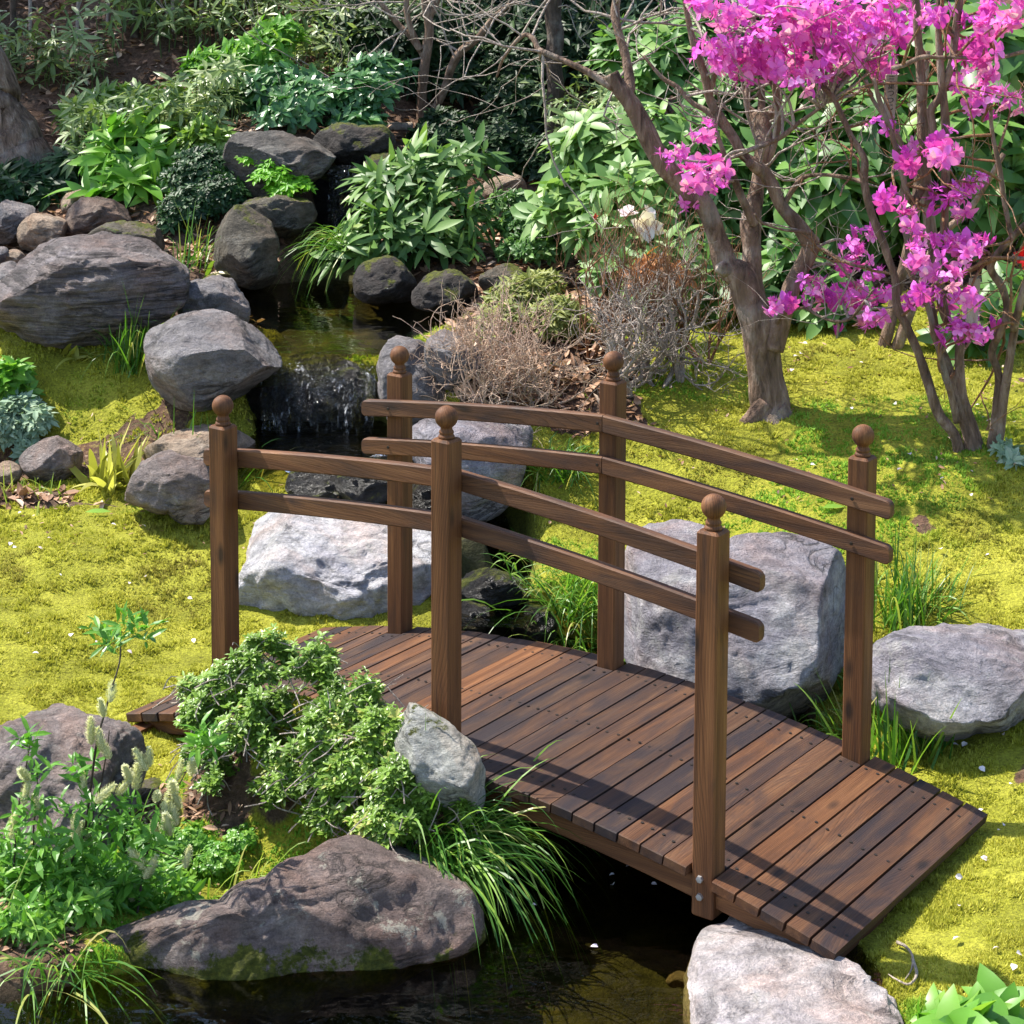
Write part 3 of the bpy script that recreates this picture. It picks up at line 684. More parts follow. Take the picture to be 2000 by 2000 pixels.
rock('dark violet upright rock behind the far end post', [(742, 745), (750, 680), (772, 656), (806, 665), (850, 690), (872, 730), (868, 790), (848, 845), (806, 865), (778, 855), (756, 800)], .62, .15, M['rk_grey'], 22)
rock('dark grey rock half hidden by the pale bare twigs', [(830, 690), (838, 662), (862, 648), (905, 653), (935, 690), (935, 745), (890, 765), (855, 735)], .80, .13, M['rk_grey'], 23)
rock('big violet grey rock with a white top behind the tall right posts', [(1208, 1185), (1220, 1100), (1240, 1052), (1290, 1025), (1350, 1035), (1430, 1072), (1510, 1062), (1585, 1068), (1642, 1102), (1654, 1150), (1645, 1250), (1610, 1330), (1570, 1400), (1480, 1405), (1400, 1385), (1300, 1335), (1225, 1265)],
     .31, .32, M['rk_violet'], 24, 6, 9, .016)
rock('flat pale streaked rock at the right edge of the far bank', [(1705, 1305), (1718, 1272), (1760, 1246), (1830, 1235), (1900, 1231), (1980, 1240), (2070, 1260), (2090, 1340), (1990, 1390), (1900, 1425), (1840, 1438), (1760, 1410), (1712, 1355)],
     .39, .28, M['rk_violet'], 25, 6, 6, .018)
rock('large pale pinkish rock in the water under the right foot post', [(1345, 1905), (1338, 1862), (1352, 1822), (1400, 1792), (1460, 1782), (1560, 1798), (1660, 1822), (1720, 1850), (1740, 1885), (1775, 1960), (1800, 2040), (1800, 2160), (1600, 2200), (1410, 2160), (1372, 2015), (1346, 1960)],
     .25, .20, M['rk_pale2'], 26, 6, 5, .022, flat=.325, rise=.04)
rock('whitish rounded rock leaning against the middle post', [(782, 1405), (800, 1385), (850, 1394), (900, 1438), (930, 1478), (947, 1530), (942, 1565), (905, 1580), (860, 1560), (815, 1510)], .45, .10, M['rk_white'], 27, Y=3.88)
rock('rough brown grey boulder among the catkin stems', [(-90, 1490), (0, 1437), (40, 1425), (90, 1394), (130, 1398), (160, 1412), (210, 1420), (245, 1450), (264, 1500), (254, 1550), (230, 1600), (210, 1670), (160, 1740), (60, 1760), (-90, 1740)],
     .36, .20, M['rk_boulder'], 28, 6, 8, .032, Y=4.02)
rock('wet dark rock tucked behind the catkin stems', [(190, 1580), (255, 1530), (310, 1535), (338, 1580), (310, 1640), (230, 1670), (195, 1640)], .37, .13, M['rk_olive'], 29, Y=4.2)
rock('long lichen spotted bank rock lying along the water edge', [(150, 1900), (230, 1842), (340, 1805), (440, 1785), (520, 1752), (590, 1715), (650, 1688), (710, 1670), (765, 1664), (820, 1690), (862, 1740), (900, 1800), (908, 1845), (865, 1875), (800, 1890), (650, 1930), (500, 1970), (350, 2000), (200, 2005), (140, 1960)],
     .30, .17, M['rk_lichen'], 30, 6, 6, .022, Y=3.63)
rock('small dark rock under the overhanging sedge', [(820, 1680), (845, 1655), (900, 1660), (925, 1700), (915, 1760), (870, 1790), (835, 1750)], .32, .08, M['rk_olive'], 31, 5, Y=3.93)
rock('black wet ledge under the small waterfall', [(478, 790), (500, 722), (560, 702), (640, 704), (735, 707), (755, 740), (760, 820), (740, 850), (640, 855), (520, 850), (482, 825)], .6, .16, M['rk_wet'], 32, 6, 6, .03, Y=6.38)
rock('dark mossy rock at the right rim of the upper pond', [(805, 595), (812, 555), (860, 533), (920, 543), (932, 580), (905, 602), (850, 606)], .84, .14, M['rk_dark'], 33)
rock('dark rock under the long leaved shrub', [(695, 575), (702, 520), (740, 503), (795, 528), (815, 572), (765, 588)], .84, .14, M['rk_dark'], 34)
rock('brown rock behind the pond below the leaf litter', [(935, 555), (945, 530), (980, 516), (1020, 528), (1018, 562), (975, 575)], .88, .10, M['rk_olive'], 35, 4)
rock('pale tan stone between the dark shrubs on the slope', [(930, 372), (945, 355), (980, 345), (1020, 349), (1030, 376), (985, 390)], 1.05, .12, M['rk_tan'], 36, 4)
for lab, pts, zb, sd in (('wet black stone with splashes at the foot of the pool', [(560, 955), (575, 915), (625, 900), (668, 912), (685, 950), (640, 985), (585, 980)], .50, 37),
                         ('mossy dark stone in the rapids behind the near rail', [(655, 960), (672, 915), (720, 902), (760, 920), (775, 965), (735, 990), (680, 985)], .50, 38),
                         ('golden brown mossy stone beside the middle rapids', [(800, 985), (812, 945), (850, 938), (880, 965), (875, 1010), (830, 1020)], .46, 39),
                         ('wet pebbled stone crossing the lower stream', [(890, 1165), (905, 1128), (960, 1118), (1010, 1130), (1030, 1160), (985, 1185), (920, 1190)], .40, 40),
                         ('dark wet stone at the lip of the lower fall', [(880, 1215), (895, 1180), (930, 1172), (960, 1195), (950, 1245), (900, 1250)], .32, 41),
                         ('dark stone between the lower fall and the sedge', [(1000, 1225), (1020, 1185), (1060, 1180), (1085, 1215), (1070, 1255), (1025, 1260)], .33, 42)):
    rock(lab, pts, zb, .10, M['rk_wet'], sd, 5, 6, .035)
rock('beige stone at the left edge under the silver plant', [(-20, 930), (0, 905), (25, 902), (40, 925), (20, 950), (-15, 950)], .5, .06, M['rk_tan'], 43, 4)
rock('brown broken rock under the silver plant', [(40, 900), (70, 870), (130, 862), (160, 890), (140, 930), (70, 935)], .52, .09, M['rk_boulder'], 44, 5)
rock('tiny beige pebble lying on the pond bed', [(1302, 1915), (1315, 1905), (1340, 1906), (1345, 1917), (1325, 1925)], .22, .03, M['rk_tan'], 45, 3, name='pebble', cat='pebble', Y=3.62)

# ------------------------------------------------------------------ the bridge
UX, VX = math.cos(YAW), math.sin(YAW)
b0 = np.array([0-2.46749, 0+3.16426])
BLOC = (UX*b0[0]-VX*b0[1], VX*b0[0]+UX*b0[1], .5)
bridge = empty('footbridge', BLOC, 'arched dark brown wooden footbridge with six ball topped posts over the pond', 'bridge', rz=YAW)
BW, BL, BR, PW, LEND = .67, .62863, 3.47616, .047, .917
def zd(u): return np.sqrt(BR**2-np.asarray(u)**2)-BR
def woodbox(mb, u0, u1, v0, v1, zf0, zf1, along='v', nseg=1, bev=.0025, tone=0.0, seed=0):
    """box between u0..u1, v0..v1; zf0/zf1 functions of u. chamfered long edges"""
    r_ = np.random.default_rng(seed); off = r_.random(3)*9
    us = np.linspace(u0, u1, nseg+1); V = []; wc = []
    for i, u in enumerate(us):
        a, b = float(zf0(u)), float(zf1(u))
        ring = [(v0+bev, a), (v1-bev, a), (v1, a+bev), (v1, b-bev), (v1-bev, b), (v0+bev, b), (v0, b-bev), (v0, a+bev)]
        for v, z in ring: V.append((u, v, z))
    V = np.array(V); k = np.arange(8); k2 = (k+1) % 8; Fq = []
    for i in range(nseg): Fq.append(np.stack([i*8+k, i*8+k2, (i+1)*8+k2, (i+1)*8+k], 1))
    e = nseg*8
    cap = [np.array([[0, 7, 6, 5], [0, 5, 4, 1], [1, 4, 3, 2]]), np.array([[5, 6, 7, 0], [1, 4, 5, 0], [2, 3, 4, 1]])+e]
    W_ = {'u': V[:, [0, 1, 2]], 'v': V[:, [1, 0, 2]], 'z': V[:, [2, 0, 1]]}[along]+off
    mb.add(V, [np.concatenate(Fq)]+cap, wc=W_, tone=tone)
# deck: 35 cross boards
PITCHB = .0524; deck = MB(); TH = .021
r_ = np.random.default_rng(3)
for i in range(-17, 18):
    uc = i*PITCHB; th = -uc/BR; zc = float(zd(uc)); hw = PITCHB/2-.0016-r_.random()*.0008
    v0, v1 = -.012+r_.normal(0, .001), BW+.012+r_.normal(0, .001)
    if i in (-12, 0, 12): v0, v1 = PW+.002, BW-PW-.002
    tmp = MB(); lift = r_.normal(0, .0008)
    woodbox(tmp, -hw, hw, v0, v1, lambda u: -TH+lift, lambda u: lift, 'v', 1, .002, tone=float(np.clip(r_.normal(.62, .33), 0, 1.3)), seed=100+i)
    V = np.concatenate(tmp.V); c_, s_ = math.cos(th), math.sin(th)
    V = np.stack([uc+V[:, 0]*c_-V[:, 2]*s_, V[:, 1], zc+V[:, 0]*s_+V[:, 2]*c_], 1)
    deck.add(V, [np.concatenate(f) for f in tmp.F.values()], wc=np.concatenate(tmp.A['wc']), tone=np.concatenate(tmp.A['tone']))
deck_o = deck.build('deck', M['wood'], bridge)
def disc(r, h, n=10, hexa=False):
    a = np.arange(n)*2*math.pi/n
    V = np.concatenate([np.stack([r*np.cos(a), r*np.sin(a), 0*a], 1), np.stack([r*.9*np.cos(a), r*.9*np.sin(a), 0*a+h], 1), [[0, 0, h*1.05]]])
    k = np.arange(n); k2 = (k+1) % n
    return V, [np.stack([k, k2, n+k2, n+k], 1), np.stack([n+k, n+k2, np.full(n, 2*n)], 1)]
dv, df = disc(.0036, .0012, 10)
scr = []
for i in range(-17, 18):
    for v in (.055, BW/2, BW-.055):
        if i in (-12, 0, 12) and v != BW/2: v = .075 if v < .3 else BW-.075
        for s in (-.013, .013):
            scr.append((i*PITCHB+s, v+r_.normal(0, .003)))
scr.sort(key=lambda q: -q[0]+q[1])
rest = MB(); proto = None
for k, (u, v) in enumerate(scr):
    z = float(zd(u))+.0006
    if k < 100:
        o = mk('screw', dv, df, M['screw'] if k % 3 else M['brass'], deck_o) if proto is None else None
        if o is None:
            o = bpy.data.objects.new('screw', proto if k % 3 else proto2); COL.objects.link(o); o.parent = deck_o
        else:
            proto2 = o.data; pm = o.data.copy(); pm.materials.clear(); pm.materials.append(M['screw']); proto = proto2; proto2 = pm
            proto.materials.clear(); proto.materials.append(M['screw'])
        o.location = (u, v, z); o.rotation_euler = (0, math.asin(u/BR), 0)
    else: rest.add(dv+np.array([u, v, z]), df)
tag(rest.build('screws', M['screw'], deck_o), kind='stuff')
# side beams and centre beam
for v0, v1 in ((.012, .042), (BW-.042, BW-.012), (BW/2-.015, BW/2+.015)):
    mb = MB(); woodbox(mb, -.872, .872, v0, v1, lambda u: zd(u)-TH-.052+.02*(abs(u)/.9)**4, lambda u: zd(u)-TH-.0015, 'u', 40, .003, tone=-.35, seed=int(v0*1000)+5)
    mb.build('side_beam' if v0 != BW/2-.015 else 'centre_beam', M['wood'], bridge)
for s in (-1, 1):
    mb = MB(); u = s*.868; woodbox(mb, u-.018, u+.018, -.03, BW+.02, lambda q: float(zd(.868))-TH-.048, lambda q: float(zd(.868))-TH-.012, 'v', 1, .002, tone=0, seed=77+s)
    mb.build('foot_block', M['wood'], bridge)
# posts with ball finials
def lathe(prof, n=24):
    a = np.arange(n)*2*math.pi/n; V = np.concatenate([np.stack([r*np.cos(a), r*np.sin(a), 0*a+z], 1) for r, z in prof]); k = np.arange(n); k2 = (k+1) % n
    return V, [np.concatenate([np.stack([i*n+k, i*n+k2, (i+1)*n+k2, (i+1)*n+k], 1) for i in range(len(prof)-1)])]
FIN = [(.0005, .0), (.0165, 0), (.0172, .003), (.0165, .006), (.0145, .0075), (.0140, .0095), (.0155, .0115), (.0152, .0145), (.0128, .018), (.0122, .021)]
FIN += [(.0238*math.sin(a), .0435-.0238*math.cos(a)) for a in np.linspace(.55, math.pi-.02, 16)]
hexd = disc(.0075, .005, 6)
for sgn in (0, 1):
    for i in (-1, 0, 1):
        u = i*BL; v = PW/2 if sgn == 0 else BW-PW/2; zt = .67373 if i == 0 else .60188
        zb_ = (-.148 if i else -.10)
        mb = MB(); h = PW/2
        # square post: vertical box as woodbox along z via swapped axes
        rr = np.random.default_rng(40+i+3*sgn); off = rr.random(3)*9
        lev = [(zb_, h-.002), (zb_+.003, h), (zt-.005, h), (zt, h-.004)]; V = []; b = .003
        for z, hh in lev:
            V += [(u+x, v+y, z) for x, y in ((-hh+b, -hh), (hh-b, -hh), (hh, -hh+b), (hh, hh-b), (hh-b, hh), (-hh+b, hh), (-hh, hh-b), (-hh, -hh+b))]
        V = np.array(V); k = np.arange(8); k2 = (k+1) % 8
        Fq = [np.stack([j*8+k, j*8+k2, (j+1)*8+k2, (j+1)*8+k], 1) for j in range(3)]
        capT = np.array([[0, 1, 2, 3], [0, 3, 4, 7], [4, 5, 6, 7]])+24
        capB = np.array([[3, 2, 1, 0], [7, 4, 3, 0], [7, 6, 5, 4]])
        mb.add(V, [np.concatenate(Fq), capT, capB], wc=np.stack([V[:, 2], V[:, 0]-u, V[:, 1]-v], 1)+off, tone=-.25+.2*rr.random())
        post = mb.build('post', M['wood'], bridge)
        fv, ff = lathe(FIN); fv = fv*np.array([1.0, 1.0, 1.0])+np.array([u, v, zt])
        fb = MB(); fb.add(fv, ff, wc=np.stack([fv[:, 2]*.6, fv[:, 0]-u, fv[:, 1]-v], 1)+off+.4, tone=.05); fb.build('finial', M['wood'], post, True)
        if sgn == 0 and i == 1:
            for z in (-.072, -.107):
                o = mk('bolt', hexd[0], hexd[1], M['zinc'], post); o.location = (u-.004, v-h-.0003, z); o.rotation_euler = (math.pi/2, 0, 0)
        for zz_ in (.0, -.0965):
            if sgn == 1:
                o = mk('screw', dv*1.1, df, M['screw'], post); vv = BW-PW-.022
                o.location = (u-.0+(.0 if i else -.012), vv-.0004, .60-.065*abs(u)-.05*u*u-.02+zz_); o.rotation_euler = (math.pi/2, 0, 0)
o = mk('bolt', hexd[0], hexd[1], M['zinc'], bridge); o.location = (.17, .0117, float(zd(.17))-TH-.02); o.rotation_euler = (math.pi/2, 0, 0)
# handrails: two levels, two lengths a side, rounded outer ends
def rail(v0, v1, dz, s, seed):
    mb = MB(); rr = np.random.default_rng(seed); off = rr.random(3)*9; T = .0405; ul = .715
    us = np.concatenate([np.linspace(.001, ul-.012, 26), ul-.012+.012*np.sin(np.linspace(.12, math.pi/2, 8))])
    V = []; b = .003
    for u in us:
        zt = .600-.065*u-.05*u*u+dz; e = max(0, (u-(ul-.012))/.012); hh = T/2*(1-.5*(1-math.sqrt(max(0, 1-e*e)))); zc = zt-T/2
        zc -= 0 if e == 0 else .0
        for v, z in ((v0+b, -hh), (v1-b, -hh), (v1, -hh+b), (v1, hh-b), (v1-b, hh), (v0+b, hh), (v0, hh-b), (v0, -hh+b)): V.append((s*u, v, zc+z))
    V = np.array(V); k = np.arange(8); k2 = (k+1) % 8; n = len(us)
    Fq = np.concatenate([np.stack([j*8+k, j*8+k2, (j+1)*8+k2, (j+1)*8+k], 1) for j in range(n-1)]); e = (n-1)*8
    cap = np.concatenate([np.array([[0, 7, 6, 5], [0, 5, 4, 1], [1, 4, 3, 2]]), np.array([[5, 6, 7, 0], [1, 4, 5, 0], [2, 3, 4, 1]])+e])
    if s < 0: Fq = Fq[:, ::-1]; cap = cap[:, ::-1]
    mb.add(V, [Fq, cap], wc=V+off, tone=.1+.45*rr.random()); return mb.build('handrail', M['wood'], bridge)
sd = 500
for v0, v1 in ((PW+.0008, PW+.0215), (BW-PW-.0215, BW-PW-.0008)):
    for dz in (0, -.0965):
        for s in (-1, 1): rail(v0, v1, dz, s, sd); sd += 1

# ------------------------------------------------------------------ moss, litter, undergrowth
def frust(n, y0, y1, lo=-250, hi=2250):
    """ground positions spread evenly over what one sees between two distances"""
    u = rng.random(n); Y = 1/(1/y0+(1/y1-1/y0)*u); px = rng.uniform(lo, hi, n)
    return (px-1000)/F*Y*1.0, Y
def moss_tufts(n):
    X, Y = frust(n, 3.3, 7.3)
    mm = mossmask(X, Y); z, bed = H(X, Y, True)
    nz_ = fbm(np.stack([X*30, Y*30, 0*X], 1), 2, 8)
    k = (mm+.45*nz_*(mm < .9) > .5) & (bed < .25); X, Y, z = X[k], Y[k], z[k]; n = len(X); B = 4
    ph = rng.random((n, B))*6.28; tilt = rng.uniform(.15, .95, (n, B))
    cl = fbm(np.stack([X*22, Y*22, 0*X], 1), 3, 4)
    h = (.0075+.004*cl)[:, None]*rng.uniform(.6, 1.5, (n, B))*(Y/4.8)[:, None]**.6
    w = .0022*rng.uniform(.7, 1.4, (n, B))*(Y/4.5)[:, None]**.8
    base = np.stack([X, Y, z-.002+.003*cl], 1)[:, None]+np.concatenate([rng.normal(0, .003, (n, B, 2)), np.zeros((n, B, 1))], 2)
    d = np.stack([np.cos(ph)*np.sin(tilt), np.sin(ph)*np.sin(tilt), np.cos(tilt)], 2)
    s = np.stack([-np.sin(ph), np.cos(ph), 0*ph], 2)
    V = np.stack([base-s*w[..., None], base+s*w[..., None], base+d*h[..., None]], 2).reshape(-1, 3)
    Fc = np.arange(len(V)).reshape(-1, 3)
    var = np.repeat(np.clip(rng.random((n, B))*.8+.12, 0, 1).ravel(), 3)
    P = np.stack([X, Y, 0*X], 1); px_ = 1000+F*X/Y
    gr = .9*((px_ < 980) & (Y < 4.2))+np.clip(sstep(.05, .45, fbm(P*1.9, 3, 55))*.75*(X > 0)+.5*sstep(.15, .5, fbm(P*3, 3, 56))*((X < -.2) & (Y > 5.7)), 0, 1)
    o = mk('moss', V, [Fc], M['mossblade'], None, {'var': var, 'green': np.repeat(np.clip(gr, 0, 1), 3*B)})
    tag(o, 'bright yellow green moss carpet covering both banks', 'moss', kind='stuff')
moss_tufts(230000)
def litter(n):
    X, Y = frust(n, 5.4, 12.5); X2, Y2 = frust(n//5, 3.5, 4.4, -200, 1000); X = np.append(X, X2); Y = np.append(Y, Y2); z, bed = H(X, Y, True)
    bare = mossmask(X, Y) < .4; k = (bare | (rng.random(len(X)) < .05)) & (bed < .1); sm_ = np.where(bare, 1, .33)[k]; X, Y, z = X[k], Y[k], z[k]; n = len(X)
    ph = rng.random(n)*6.28; tl = rng.normal(0, .35, n)
    D = np.stack([np.cos(ph), np.sin(ph), tl], 1); N = np.stack([rng.normal(0, .35, n), rng.normal(0, .35, n), np.ones(n)], 1)
    V, Fc, v = leaves(np.stack([X, Y, z+rng.random(n)*.012+np.where(sm_ < 1, .006, 0)], 1), D, N, rng.uniform(.025, .075, n)*np.where(Y < 5, .45, 1)*sm_, rng.uniform(.01, .03, n)*np.where(Y < 5, .45, 1)*sm_, rng.uniform(-.2, .4, n))
    tag(mk('leaf_litter', V, Fc, M['litter'], None, {'var': v}), 'brown dry fallen leaves covering the shaded slope', 'leaf litter', kind='stuff')
litter(42000)
def undergrowth():
    mb = MB()
    X, Y = frust(7500, 8.3, 12.5, -200, 1250); px = 1000+F*X/Y
    py = CY+F*math.tan(0)*0+(-195+F*(HCAM-H(X, Y))/Y)
    nz_ = fbm(np.stack([X*1.3, Y*1.3, 0*X], 1), 3, 91)
    k = (nz_ > -.12-.15*(Y > 9.4)) & ~((px < 135) & (Y < 9.3)) & ~((px > 560) & (px < 830) & (Y < 8.9)); X, Y = X[k], Y[k]; z = H(X, Y); n = len(X)
    hgt = rng.uniform(.04, .30, n); P = np.stack([X, Y, z+hgt], 1)
    A = np.stack([rng.normal(0, .5, n), rng.normal(-.25, .5, n), np.ones(n)], 1)
    V, Fc, v = whorls(P, A, 5, .082, .019, (-15, 35), .35); mb.add(V, Fc, var=v)
    q = rng.random(n) < .35
    for p, h_ in zip(P[q], hgt[q]):
        V, Fc = tube([p-[rng.normal(0, .02), 0, h_+.03], p], [.003, .002], 4, False); mb.add(V, Fc, var=.05)
    tag(mb.build('undergrowth', M['sasa']), 'pale edged bamboo grass spread over the slope', 'undergrowth', kind='stuff')
undergrowth()

# ------------------------------------------------------------------ shrubs
def clump_pts(cl, n):
    """points on and inside lumpy ellipsoids: (px, py, rx, ry, Y[, rd])"""
    w = np.array([c[2]*c[3] for c in cl], float); w /= w.sum(); P = []; A = []
    for c, m_ in zip(cl, np.maximum(1, (w*n).astype(int))):
        px, py, rx, ry, Y = c[:5]; s = Y/F; C = at(px, py, Y)
        for _ in range(40):                 # keep the clump above the slope
            if grd(C[0], C[1]) < C[2]-.5*ry*s: break
            Y -= .03; s = Y/F; C = at(px, py, Y)
        rd = c[5] if len(c) > 5 else .8*rx*s
        d = unit(rng.normal(0, 1, (m_, 3))); d[:, 2] = np.where(d[:, 2] < -.35, -d[:, 2]*.7, d[:, 2])
        flip = (d[:, 1] > .25) & (rng.random(m_) < .5); d[flip, 1] *= -1
        r = rng.uniform(.5, 1.0, m_)**.7*(1+.22*fbm(d*1.9+C, 2, 9))
        P.append(C+d*r[:, None]*np.array([rx*s, rd, ry*s])); A.append(d*np.array([1, .8, .7])+np.array([-.15, -.25, .75])+rng.normal(0, .25, (m_, 3)))
    return np.concatenate(P), np.concatenate(A)
def shrub(name, label, cat, cl, n, k, L, W, mat, base=None, el=(5, 45), droop=.25, group=None, stem=True, stemr=.008, sm=None, smooth=False):
    P, A = clump_pts(cl, n)
    z = H(P[:, 0], P[:, 1]); keep = P[:, 2] > z+.01; P, A = P[keep], A[keep]
    if base is None:
        c = P.mean(0); base = np.array([c[0], c[1], grd(c[0], c[1])])
    o = empty(name, base, label, cat, group)
    hi = 'leaf' if smooth or (L > .09 and mat != 'darkleaf') else None
    V, Fc, v = whorls(P, A, k, L, W, el, droop, hi=hi)
    mk('foliage', V-base, Fc, M[mat], o, {'var': v}, hi is not None)
    if stem:
        mb = MB()
        for c in cl:
            C = at(*c[:3:1][:2], c[4]); t0 = base+np.array([rng.normal(0, .02), rng.normal(0, .02), -.03])
            mid = (t0+C)/2+rng.normal(0, .04, 3)
            V, Fc = tube(spline([t0, mid, C], 6), np.linspace(stemr, stemr*.4, 13), 6); mb.add(V, Fc)
            for q in P[rng.integers(0, len(P), 9)]:
                if np.linalg.norm(q-C) < .45:
                    V, Fc = tube(spline([C*.6+mid*.4, (C+q)/2+rng.normal(0, .015, 3), q], 4), np.linspace(stemr*.45, stemr*.15, 9), 5); mb.add(V, Fc)
        mb.build('stem', sm or M['stem'], o, True, None).data.transform(Matrix.Translation(-Vector(base)))
    return o, base
RH, rb = shrub('rhododendron', 'pale sunlit rhododendron with white flowers and a red bud', 'shrub',
     [(1180, 300, 100, 75, 7.5), (1290, 330, 120, 100, 7.4), (1120, 420, 75, 75, 7.3), (1250, 450, 130, 110, 7.15), (1380, 420, 80, 110, 7.3), (1330, 560, 120, 80, 7.0), (1230, 540, 90, 50, 7.0)], 620, 7, .105, .038, 'rhodo_pale', el=(0, 45))
shrub('rhododendron', 'mid green rhododendron above the pale one and behind the cut stump', 'shrub',
     [(1330, 150, 110, 90, 8.2), (1430, 250, 100, 110, 8.0), (1250, 110, 90, 60, 8.4), (1430, 60, 130, 80, 8.5), (1560, 60, 90, 80, 8.4)], 480, 7, .11, .038, 'rhodo')
shrub('rhododendron', 'shaded green rhododendron between the forked trunks', 'shrub',
     [(1480, 430, 90, 130, 7.4), (1430, 580, 70, 70, 6.95), (1540, 560, 60, 90, 7.2), (1620, 600, 80, 50, 7.3)], 300, 6, .095, .034, 'rhodo')
shrub('large_leaved_shrub', 'tall shrub with large drooping leaves behind the bamboo nameplate', 'shrub',
     [(1600, 250, 100, 90, 7.6), (1700, 300, 100, 110, 7.4), (1600, 390, 100, 90, 7.2), (1720, 430, 90, 60, 7.3), (1540, 330, 60, 80, 7.4), (1660, 120, 90, 70, 7.8)], 260, 7, .185, .052, 'bigleaf', el=(-40, 25), droop=.35, stemr=.014)
shrub('large_leaved_shrub', 'large leaved shrub with a red flower at the right edge', 'shrub',
     [(1850, 90, 120, 90, 7.6), (1960, 160, 100, 110, 7.4), (1900, 300, 110, 100, 7.3), (1990, 400, 90, 110, 7.2), (1860, 420, 80, 70, 7.3), (1830, 230, 70, 80, 7.5), (2080, 250, 90, 200, 7.4)], 330, 7, .185, .052, 'bigleaf', el=(-40, 25), droop=.35, stemr=.014)
RED = COL.objects[-2] if False else None
shrub('large_leaved_shrub', 'low leafy shoot at the foot of the right azalea stems', 'shrub', [(1920, 640, 60, 50, 6.75), (1985, 600, 50, 60, 6.8), (1870, 670, 30, 25, 6.75)], 38, 6, .13, .045, 'bigleaf', el=(-25, 35))
shrub('long_leaved_shrub', 'long leaved evergreen shrub leaning over the upper pond', 'shrub',
     [(830, 340, 90, 45, 7.75), (900, 330, 60, 35, 7.75), (780, 380, 80, 50, 7.65), (870, 410, 80, 50, 7.6), (720, 460, 60, 45, 7.5), (800, 460, 90, 50, 7.5), (870, 490, 70, 35, 7.5), (690, 500, 40, 25, 7.4), (755, 530, 35, 25, 7.4), (920, 440, 50, 35, 7.6), (735, 370, 35, 40, 7.7)], 180, 8, .125, .027, 'longleaf', el=(-10, 35), droop=.2)
shrub('camellia', 'glossy dark green camellia spreading in layers above the slab', 'shrub',
     [(540, 170, 80, 36, 8.7), (610, 195, 90, 40, 8.6), (700, 185, 70, 45, 8.6), (470, 195, 50, 32, 8.7), (560, 225, 60, 30, 8.55), (690, 235, 60, 26, 8.5), (740, 150, 60, 40, 8.8)], 620, 6, .062, .030, 'glossy', el=(-5, 40))
shrub('camellia', 'light green bush behind the glossy layered camellia', 'shrub',
     [(420, 135, 60, 30, 9.0), (500, 115, 70, 38, 9.0), (540, 75, 45, 34, 9.1), (440, 165, 40, 24, 8.95)], 330, 6, .066, .026, 'fresh')
shrub('seedling_bush', 'light green low bush on the slope beside the broad trunk', 'shrub',
     [(230, 205, 70, 28, 9.0), (310, 210, 80, 30, 8.95), (380, 230, 60, 30, 8.85), (160, 230, 50, 28, 8.9), (280, 255, 60, 24, 8.8), (400, 275, 40, 30, 8.6)], 280, 6, .085, .026, 'azleaf')
shrub('andromeda', 'bright green broad leaved shrub behind the brown black rock', 'shrub',
     [(270, 275, 70, 28, 8.35), (215, 320, 50, 30, 8.25), (310, 320, 50, 30, 8.25), (250, 365, 60, 26, 8.15), (190, 385, 25, 16, 8.1)], 52, 8, .15, .046, 'fresh', el=(5, 50))
shrub('boxwood', 'dense dark green boxwood dome left of the cascade', 'shrub',
     [(395, 350, 75, 50, 7.95), (370, 410, 60, 45, 7.85), (430, 390, 50, 50, 7.85), (330, 440, 24, 22, 7.75), (390, 310, 45, 25, 8.0)], 1500, 5, .030, .013, 'box')
def maple():
    P, A = clump_pts([(540, 315, 55, 18, 7.85, .06), (530, 345, 40, 22, 7.8, .06), (565, 365, 40, 20, 7.78, .06), (480, 310, 20, 8, 7.85, .03), (595, 350, 16, 10, 7.8, .03)], 210)
    A = A*.3+np.array([0, -.5, 1.0]); b = at(565, 392, 7.85); b[2] = grd(b[0], b[1]) if False else b[2]
    o = empty('maple_seedling', b, 'small bright lime green maple seedling in front of the dark slab', 'maple')
    V, Fc, v = whorls(P, A, 7, .032, .012, (-5, 12), .15); mk('foliage', V-b, Fc, M['maple'], o, {'var': v})
    mb = MB()
    for q in P[::6]: V, Fc = tube(spline([b+[0, 0, -.05], (b+q)/2+rng.normal(0, .01, 3), q], 4), np.linspace(.003, .001, 9), 4); mb.add(V-b, Fc)
    mb.build('stem', M['stem'], o)
maple()
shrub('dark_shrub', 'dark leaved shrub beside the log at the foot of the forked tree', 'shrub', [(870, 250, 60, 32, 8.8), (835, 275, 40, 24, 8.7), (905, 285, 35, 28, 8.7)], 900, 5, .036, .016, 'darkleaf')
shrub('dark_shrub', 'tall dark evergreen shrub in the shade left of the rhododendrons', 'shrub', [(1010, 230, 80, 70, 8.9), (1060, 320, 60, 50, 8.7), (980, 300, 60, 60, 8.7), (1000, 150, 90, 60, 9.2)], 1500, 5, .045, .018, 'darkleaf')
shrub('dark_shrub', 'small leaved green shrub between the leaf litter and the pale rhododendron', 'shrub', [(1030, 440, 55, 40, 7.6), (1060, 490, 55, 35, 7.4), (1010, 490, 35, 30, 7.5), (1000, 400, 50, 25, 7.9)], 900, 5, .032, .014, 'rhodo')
shrub('dark_shrub', 'dark bushy undergrowth filling the shade between the thin trunks', 'shrub', [(800, 90, 150, 70, 10.2), (950, 60, 130, 80, 10.2), (700, 60, 80, 50, 10.4), (1100, 110, 110, 90, 9.8), (880, 160, 90, 45, 9.6), (1180, 30, 120, 60, 10.0)], 1900, 6, .085, .022, 'darkleaf')
